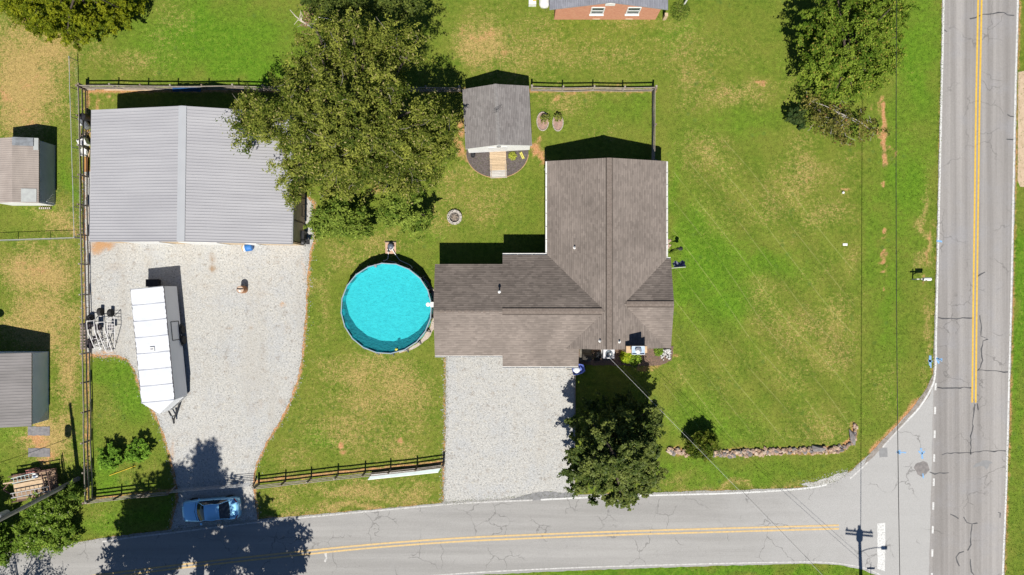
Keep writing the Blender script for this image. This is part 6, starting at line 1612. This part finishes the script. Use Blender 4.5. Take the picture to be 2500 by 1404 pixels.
def crown_points(blobs, nclus, rc, per, seed, shell=(.45, 1.0), flat=.75, top=.15, sub=5, subr=.42):
    """two-level clusters: boughs on the blob surfaces, sprays of leaves on the boughs"""
    r = np.random.default_rng(seed); C = []; Cdir = []
    w = np.array([b[3]*b[4]*b[5] for b in blobs])**.67; w = w / w.sum()
    for bi, k in zip(blobs, r.multinomial(nclus, w)):
        d = unit(r.normal(0, 1, (k * 3, 3))); keep = d[:, 2] > -.75 + r.random(k * 3) * .8 - top; d = d[keep][:k]
        rad = r.uniform(shell[0]**2, shell[1]**2, len(d))**.5
        C.append(np.array(bi[:3]) + d * rad[:, None] * np.array(bi[3:6])); Cdir.append(d)
    C = np.concatenate(C); D = np.concatenate(Cdir); m = len(C)
    rcs = rc * r.uniform(.6, 1.35, m); tint = r.normal(0, 1, m)
    sc = np.repeat(C, sub, 0) + unit(r.normal(0, 1, (m*sub, 3))) * (np.repeat(rcs, sub) * r.uniform(.3, 1, m*sub))[:, None] * np.array([1, 1, flat])
    st = np.repeat(tint, sub) * .7 + r.normal(0, .7, m*sub)
    n = len(sc) * per
    sd = unit(np.repeat(D, sub, 0) * .7 + r.normal(0, .6, (m*sub, 3)) * np.array([1, 1, .6]))
    rl = np.repeat(np.repeat(rcs, sub), per)[:, None]
    P_ = np.repeat(sc, per, 0) + np.repeat(sd, per, 0) * r.uniform(-1.0, 1.0, (n, 1)) * rl * (subr * 1.9) + r.normal(0, 1, (n, 3)) * rl * (subr * .42) * np.array([1, 1, flat * .8])
    out = unit(P_ - np.repeat(np.repeat(C, sub, 0), per, 0) + .6 * np.repeat(np.repeat(D, sub, 0), per, 0) * np.repeat(np.repeat(rcs, sub), per)[:, None])
    return C, P_, out, np.repeat(st, per)

def colours(n, tint, pal, jit=.16, seed=0):
    r = np.random.default_rng(seed); a, b = np.array(pal[0]), np.array(pal[1])
    t = np.clip(.45 + .30 * tint + r.normal(0, .2, n), 0, 1)[:, None]; c = a * (1 - t) + b * t
    if len(pal) > 2:
        k = r.random(n) < pal[2][1]; c[k] = np.array(pal[2][0]) * r.uniform(.7, 1.2, (k.sum(), 1))
    return np.clip(c * (1 + r.normal(0, jit, (n, 1))), .004, 1)

def tree(name, label, base, trunk_top, blobs, nclus, rc, per, L, Wd, pal, seed, r0=.25, bark=None, limbs=16, lm=None, shell=(.45, 1.0), twigs=0, cat='tree', group=None, subr=.42, up=.85, rnd=.75, flat=.75, top=.15, lean=(0, 0)):
    rr = random.Random(seed); base = Vector(base); tt = Vector(trunk_top)
    t = thing(name, label, cat, base, group=group)
    C, P_, out, tint = crown_points(blobs, nclus, rc, per, seed, shell, subr=subr, flat=flat, top=top)
    P_[:, 2] = np.maximum(P_[:, 2], .06)
    cols = colours(len(P_), tint, pal, seed=seed)
    q, cc_ = make_leaves(P_, out, L, Wd, cols, up, rnd)
    q = q - np.array(base)
    me = fast_mesh('crown', q, 4, lm or LEAF, cc_); link_mesh(me, 'crown', t)
    bk = bark or BARK
    mid = base.lerp(tt, .5) + Vector((rr.uniform(-.2, .2), rr.uniform(-.2, .2), 0)) * (r0 / .25)
    MB().tube([base - Vector((0, 0, .05)), base + Vector((0, 0, .25)), mid, tt], [r0 * 1.5, r0 * 1.1, r0 * .85, r0 * .45], 10).build('trunk', bk, t, world=True, smooth=True)
    order = list(range(len(C))); rr.shuffle(order); lb = MB()
    for i in order[:limbs]:
        e = Vector(C[i]); s = base.lerp(tt, rr.uniform(.45, .98)); m_ = s.lerp(e, .5) + Vector((0, 0, rr.uniform(.0, .12) * (e - s).length))
        lb.tube(smooth_line([s, m_, e], 4), [r0*.42 * (1 - k / 9.0) + .012 for k in range(9)], 6)
    if limbs: lb.build('limbs', bk, t, world=True)
    if twigs:
        tw = MB()
        for i in order[:twigs]:
            e = Vector(C[i]); d = Vector((rr.uniform(-1, 1), rr.uniform(-1, 1), rr.uniform(-.1, .8))).normalized()
            p = e
            for _ in range(3):
                qv = p + d * rr.uniform(.3, .7) * rc; tw.tube([p, qv], [.018, .008], 4, False); d = (d + Vector((rr.uniform(-.7, .7), rr.uniform(-.7, .7), rr.uniform(-.3, .5)))).normalized(); p = qv if rr.random() < .7 else e
        tw.build('twigs', bark if bark else BARKG, t, world=True)['kind'] = 'stuff'
    return t

def E(px, py, z, rx, ry, rz):
    """ellipsoid seen at photo pixel px, py with its middle at height z; radii in metres"""
    p = P(px, py, z); return (p.x, p.y, z, rx, ry, rz)

OLIVE = ((.052, .082, .008), (.285, .305, .052), ((.38, .33, .13), .05))
big = tree('shade_tree', 'huge olive-green shade tree spreading between the workshop and the white shed', P(905, 430), P(880, 330, 9),
     [E(850, 295, 9.0, 5.3, 4.6, 3.2), E(715, 290, 7.2, 2.5, 2.7, 2.0), E(1000, 325, 7.6, 2.9, 2.9, 2.2), E(850, 130, 8.0, 3.6, 2.4, 2.2), E(950, 120, 7.6, 2.4, 1.8, 1.8), E(645, 265, 5.6, 1.6, 1.5, 1.1),
      E(770, 180, 7.5, 2.0, 1.9, 1.8), E(745, 400, 6.0, 1.9, 1.8, 1.5), E(722, 458, 4.6, 1.3, .9, .9), E(820, 440, 6.0, 1.6, 1.3, 1.2), E(890, 410, 7.0, 1.8, 1.5, 1.3), E(862, 300, 10.8, 3.2, 2.8, 1.5), E(880, 330, 9.0, 2.6, 2.4, 1.6), E(980, 430, 6.2, 2.0, 1.6, 1.5), E(1065, 390, 6.0, 1.3, 1.5, 1.3), E(1070, 300, 6.5, 1.5, 1.8, 1.4), E(600, 275, 5.0, .9, 1.2, .8), E(615, 320, 5.2, 1.2, 1.0, .9)],
     500, .82, 40, .20, .085, OLIVE, 3, .42, limbs=46, twigs=150, shell=(.40, 1.02), subr=.34)
lo1 = tree('young_tree', 'low leafy tree at the lower left foot of the huge shade tree', P(855, 530), P(845, 520, 2.2),
     [E(830, 525, 2.6, 2.0, 1.5, 1.3), E(870, 550, 2.0, 1.2, 1.0, .9), E(790, 545, 1.8, 1.0, .9, .8)], 64, .55, 40, .20, .10, ((.085, .145, .016), (.27, .34, .055)), 4, .12, limbs=14)
lo2 = tree('young_tree', 'low leafy tree at the lower right foot of the huge shade tree', P(985, 510), P(990, 505, 2.4),
     [E(995, 505, 3.0, 1.9, 1.5, 1.3), E(1010, 540, 2.2, 1.1, .9, .8), E(950, 520, 2.2, 1.0, .9, .8)], 62, .55, 40, .20, .10, ((.085, .145, .016), (.27, .34, .055)), 5, .12, limbs=14)
# dead limbs lying at its top
dl = thing('dead_branch', 'bleached dead branch with red-brown leaves at the top of the huge tree', 'branch', P(742, 55, 0))
dm_ = MB()
for (pts, r_) in (([(762, 68, 5.6), (738, 52, 5.8), (722, 40, 5.7), (708, 24, 5.6)], .07), ([(740, 55, 5.8), (732, 42, 6.0), (734, 30, 6.1)], .04), ([(745, 58, 5.7), (728, 48, 5.9), (718, 60, 5.8)], .04), ([(760, 66, 5.6), (775, 42, 5.8), (800, 45, 5.7), (815, 52, 5.6)], .035), ([(735, 52, 5.9), (738, 38, 6.0), (733, 26, 6.1)], .03)):
    dm_.tube([P(*p) for p in pts], [r_ * (1 - .7 * i / (len(pts) - 1)) for i in range(len(pts))], 6)
dm_.tube([P(762, 68, 5.6), P(775, 80, 4.5), P(800, 120, 3.0), P(870, 330, 5.0)], [.09, .10, .11, .12], 6)
dm_.build('bleached_limb', mat('bleached_wood', (.62, .56, .46), (.50, .44, .36), 6, .85), dl, world=True)
r = np.random.default_rng(77); c0 = np.array(P(748, 52, 5.7)); pts = c0 + r.normal(0, 1, (160, 3)) * np.array([.20, .42, .15])
q, cc_ = make_leaves(pts, r.normal(0, 1, (160, 3)), .16, .08, colours(160, r.normal(0, 1, 160), ((.26, .14, .09), (.46, .30, .21))), .5)
link_mesh(fast_mesh('dry_leaves', q - np.array(dl.location), 4, LEAF, cc_), 'dry_leaves', dl)

tree('dark_tree', 'dark broad-leaved tree behind the top of the huge shade tree', P(880, -20), P(880, -30, 4), [E(800, 5, 3.4, 1.8, 1.4, 1.4), E(890, -15, 4.4, 2.4, 1.6, 1.6), E(985, 0, 4.0, 1.6, 1.3, 1.3)],
     90, .6, 26, .22, .11, ((.045, .075, .014), (.15, .18, .034)), 6, .16, limbs=14)
# conifer, top left
tree('conifer', 'dense yellow-green conifer cut by the top left corner', P(195, -20), P(190, -30, 7.5), [E(170, -30, 3.0, 5.0, 4.6, 2.6), E(170, -60, 5.0, 3.4, 3.2, 2.4), E(90, 20, 2.0, 2.0, 1.9, 1.6), E(240, 20, 2.0, 2.3, 2.0, 1.7), E(170, 60, 1.7, 2.1, 1.5, 1.3), E(60, -10, 2, 1.7, 2, 1.5), E(300, -10, 2, 1.5, 2, 1.5)],
     430, .42, 34, .17, .085, ((.085, .120, .006), (.265, .285, .014)), 8, .2, limbs=16, shell=(.6, 1.0), subr=.36, up=.7)
# top right tree with a thin half-dead lower side
tree('roadside_tree', 'bushy green tree on the lawn beside the main road', P(2075, 130), P(2060, 120, 4.5), [E(2075, 110, 3.4, 3.6, 3.6, 2.2), E(2060, 10, 3.6, 3.0, 2.6, 2.0), E(2140, 130, 2.8, 2.2, 2.8, 1.8), E(2000, 120, 2.8, 1.6, 2.6, 1.8), E(2150, 30, 3.0, 1.9, 2.2, 1.6), E(2070, 200, 2.6, 2.2, 1.6, 1.4), E(2085, 105, 5.2, 2.2, 2.2, 1.0)],
     250, .72, 46, .19, .09, ((.070, .130, .010), (.255, .335, .040), ((.34, .30, .06), .05)), 9, .20, limbs=22, shell=(.5, 1.02), subr=.30)
tree('half_dead_tree', 'sparse half-dead tree with bare pale twigs below the bushy roadside tree', P(2035, 290), P(2050, 275, 2.6), [E(2040, 280, 2.2, 2.0, 1.5, 1.0), E(1985, 270, 2.0, .9, 1.3, .8), E(2090, 310, 1.6, 1.7, 1.3, .8), E(2060, 335, 1.2, 1.7, .9, .6), E(2140, 320, 1.4, .9, .9, .6)],
     60, .5, 9, .20, .10, ((.075, .085, .014), (.26, .23, .055), ((.36, .16, .07), .03)), 10, .07, bark=mat('pale_dead_bark', (.40, .37, .33), (.30, .27, .23), 6, .9), limbs=9, twigs=60)
tree('sapling', 'small dark green sapling left of the half-dead tree', P(1946, 292), P(1943, 285, 1.1), [E(1942, 284, 1.0, .55, .65, .5), E(1950, 304, .7, .4, .4, .35)], 22, .25, 22, .20, .11, ((.030, .060, .016), (.085, .120, .030)), 12, .05, limbs=6)
# oak by the driveway
tree('oak_tree', 'dense dark green oak between the driveway and the lawn', P(1478, 1065), P(1500, 1110, 7.5), [E(1500, 1115, 5.6, 2.9, 2.8, 3.0), E(1432, 1110, 4.4, 1.6, 1.9, 1.7), E(1562, 1100, 4.4, 1.7, 2.0, 1.7), E(1490, 1190, 4.6, 2.2, 1.3, 1.6), E(1420, 1160, 4.0, 1.4, 1.3, 1.3), E(1570, 1160, 4.0, 1.5, 1.4, 1.4), E(1505, 1215, 3.4, 1.1, .7, .8), E(1470, 1050, 5.0, 1.8, 1.2, 1.6), E(1540, 1050, 5.0, 1.7, 1.2, 1.6), E(1590, 1040, 3.5, .8, .8, .9), E(1420, 1030, 3.0, .9, .9, .9), E(1450, 1005, 2.4, 1.2, .9, .8), E(1535, 1000, 2.6, 1.3, .9, .9), E(1490, 985, 2.2, 1.2, .7, .7), E(1580, 1010, 3.2, .8, .8, .8), E(1500, 1112, 8.2, 1.7, 1.6, 1.0), E(1500, 1110, 6.5, 2.0, 2.0, 1.2)],
     290, .64, 52, .19, .12, ((.045, .075, .012), (.17, .20, .045)), 14, .34, limbs=26, lm=LEAFG, shell=(.5, 1.03), subr=.24, flat=.75)
tree('round_shrub', 'round dark shrub growing on the stone wall', P(1713, 1085), P(1714, 1086, 1.2), [E(1714, 1088, 1.1, 1.25, 1.2, .85), E(1716, 1094, 1.5, .8, .8, .5)], 110, .30, 32, .20, .06, ((.055, .10, .010), (.20, .24, .03), ((.30, .24, .08), .03)), 15, .07, limbs=24, cat='shrub', shell=(.35, 1.0), up=.3)
for i, (px, py, rad, lb) in enumerate(((270, 1118, .95, 'left of two small bright green bushes on the lower left lawn'), (341, 1103, .9, 'right of two small bright green bushes on the lower left lawn'))):
    tree('small_bush', lb, P(px, py - 2), P(px, py, .7), [E(px, py, .75, rad, rad, .6), E(px - 3, py + 8, .55, rad * .7, rad * .6, .4)], 46, .26, 34, .17, .075, ((.09, .19, .018), (.26, .44, .05)), 16 + i, .05, limbs=10, cat='bush')
# lower left thicket
tree('roadside_shrub', 'large bright shrub between the leaning pole and the side road', P(118, 1272), P(112, 1280, 1.8), [E(105, 1285, 1.6, 2.0, 1.8, 1.2), E(130, 1250, 1.9, 1.6, 1.4, 1.1), E(85, 1320, 1.0, 1.5, 1.0, .8), E(150, 1310, 1.0, 1.2, .9, .7)], 120, .45, 32, .20, .085, ((.08, .15, .014), (.25, .35, .05), ((.5, .5, .3), .02)), 20, .1, limbs=18, cat='shrub')
tree('roadside_shrub', 'leafy shrub cut by the left edge above the side road', P(8, 1316), P(0, 1320, 1.4), [E(-5, 1320, 1.3, 1.5, 1.6, 1.0), E(15, 1340, .9, 1.1, 1.0, .7), E(-30, 1290, 1.7, 1.6, 1.4, 1.1)], 80, .4, 32, .20, .085, ((.075, .145, .014), (.23, .33, .045)), 21, .1, limbs=14, cat='shrub')
tree('roadside_shrub', 'taller shrub beside the utility trailer under the leaning pole', P(165, 1228), P(168, 1228, 1.6), [E(172, 1222, 1.5, .9, 1.1, .9), E(150, 1228, 1.6, .9, .8, .8)], 36, .4, 18, .22, .09, ((.065, .12, .014), (.19, .26, .04)), 22, .06, limbs=12, cat='shrub')
tree('shade_tree', 'tree beyond the left edge shading the utility trailer', (-43.4, -20.5, 0), (-43.4, -20.5, 5), [(-43.6, -20.5, 5.0, 2.2, 2.2, 1.8)], 60, .6, 22, .24, .12, ((.04, .08, .012), (.12, .17, .03)), 23, .15, limbs=10)
# trees south of the road, seen only by the shadow they throw
tree('pine_tree', 'big tree below the frame whose shadow covers the blue car and the road', (-25.6, -27.6, 0), (-25.4, -27.6, 16), [(-25.3, -27.2, 12.0, 5.6, 3.6, 3.2), (-21.6, -27.6, 9.5, 3.4, 2.8, 2.6), (-29.4, -27.4, 10.5, 3.4, 3.0, 2.8), (-26.0, -27.3, 15.3, 3.0, 2.2, 2.4), (-19.3, -28.0, 7.0, 2.4, 2.0, 1.8), (-30.8, -28, 7.0, 2.8, 2.4, 2.0), (-25.4, -26.6, 20.2, .6, .6, 1.2), (-25.5, -26.9, 17.8, 1.4, 1.2, 1.4), (-29.6, -25.6, 12.2, 2.3, 1.6, 2.0), (-28.6, -25.8, 15.6, 1.2, 1.0, 1.3), (-18.6, -27.2, 9.5, 2.0, 1.6, 1.6), (-30.6, -26.2, 9.0, 1.8, 1.6, 1.8)],
     430, .75, 26, .32, .18, ((.04, .07, .012), (.10, .14, .03)), 30, .4, limbs=34, shell=(.4, 1.0))
tree('bare_tree', 'thin-leaved tree below the lower left corner whose twig shadow lies on the road', (-40.2, -27.2, 0), (-40.2, -27.2, 5.5), [(-40.0, -27.0, 6.0, 2.8, 2.2, 2.0), (-37.8, -27.2, 5.0, 1.6, 1.4, 1.2)], 60, .6, 5, .20, .10, ((.05, .07, .02), (.12, .14, .04)), 31, .14, limbs=30, twigs=60)

# small plants
def plant(name, label, c, r_, h, n, pal, L, Wd, seed, cat='plant', up=.4):
    c = Vector(c); t = thing(name, label, cat, c); r = np.random.default_rng(seed)
    a = r.uniform(0, 6.283, n); rad = r_ * np.sqrt(r.random(n)); zz = h * (.25 + .75 * (1 - (rad / r_)**2)) * r.uniform(.5, 1, n)
    pts = np.stack([rad * np.cos(a), rad * np.sin(a), zz + .04], -1); out = np.stack([np.cos(a), np.sin(a), np.full(n, .3)], -1)
    t_ = unit(out + r.normal(0, .35, (n, 3))); b = unit(np.cross(t_, np.array([0, 0, 1.0]) + r.normal(0, .2, (n, 3))))
    l = (L * r.uniform(.7, 1.3, n))[:, None]; w = (Wd * r.uniform(.7, 1.2, n))[:, None]
    q = np.stack([pts - t_*l*.5, pts + b*w/2, pts + t_*l*.5 - np.array([0, 0, 1])*l*.2, pts - b*w/2], 1)
    cols = colours(n, r.normal(0, 1, n), pal, seed=seed)
    link_mesh(fast_mesh('foliage', q, 4, LEAF, np.repeat(cols, 4, 0)), 'foliage', t)
    st_ = MB()
    for k in range(6): an_ = k * 1.05; st_.tube([(0, 0, 0), (.3 * r_ * math.cos(an_), .3 * r_ * math.sin(an_), h * .5)], .012, 4)
    st_.build('stems', BARK, t); return t
BRIGHT = ((.16, .25, .01), (.42, .48, .03)); MIDG = ((.07, .13, .015), (.22, .27, .05))
plant('hosta', 'bright yellow-green hosta on the left of the pair by the chimney', P(1529, 869), .52, .5, 220, BRIGHT, .30, .14, 41)
plant('fern_plant', 'green leafy plant right of the hosta below the chimney', P(1549, 876), .55, .5, 240, ((.10, .20, .015), (.28, .38, .04)), .22, .10, 42)
plant('leafy_plant', 'small green plant beside the white stones at the house corner', P(1608, 858), .38, .4, 130, ((.09, .18, .015), (.26, .36, .05)), .20, .09, 43)
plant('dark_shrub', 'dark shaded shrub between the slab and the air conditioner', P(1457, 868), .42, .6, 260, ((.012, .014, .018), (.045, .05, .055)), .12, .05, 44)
plant('spiky_plant', 'round lime-green spiky plant on the dark mulch right of the ramp', P(1251, 381), .30, .3, 140, ((.24, .28, .02), (.50, .52, .10)), .26, .06, 45)
plant('young_shrub', 'young shrub with yellowing leaves in the left planting ring', P(1331, 292), .42, .75, 120, ((.08, .13, .015), (.34, .34, .08)), .16, .08, 46)
plant('young_shrub', 'young upright shrub in the right planting ring', P(1362, 288), .34, .7, 110, ((.08, .13, .015), (.32, .32, .07)), .16, .08, 47)
plant('weed_clump', 'green weeds by the brick house porch pier', P(1660, 28), .8, .4, 260, MIDG, .2, .07, 48)
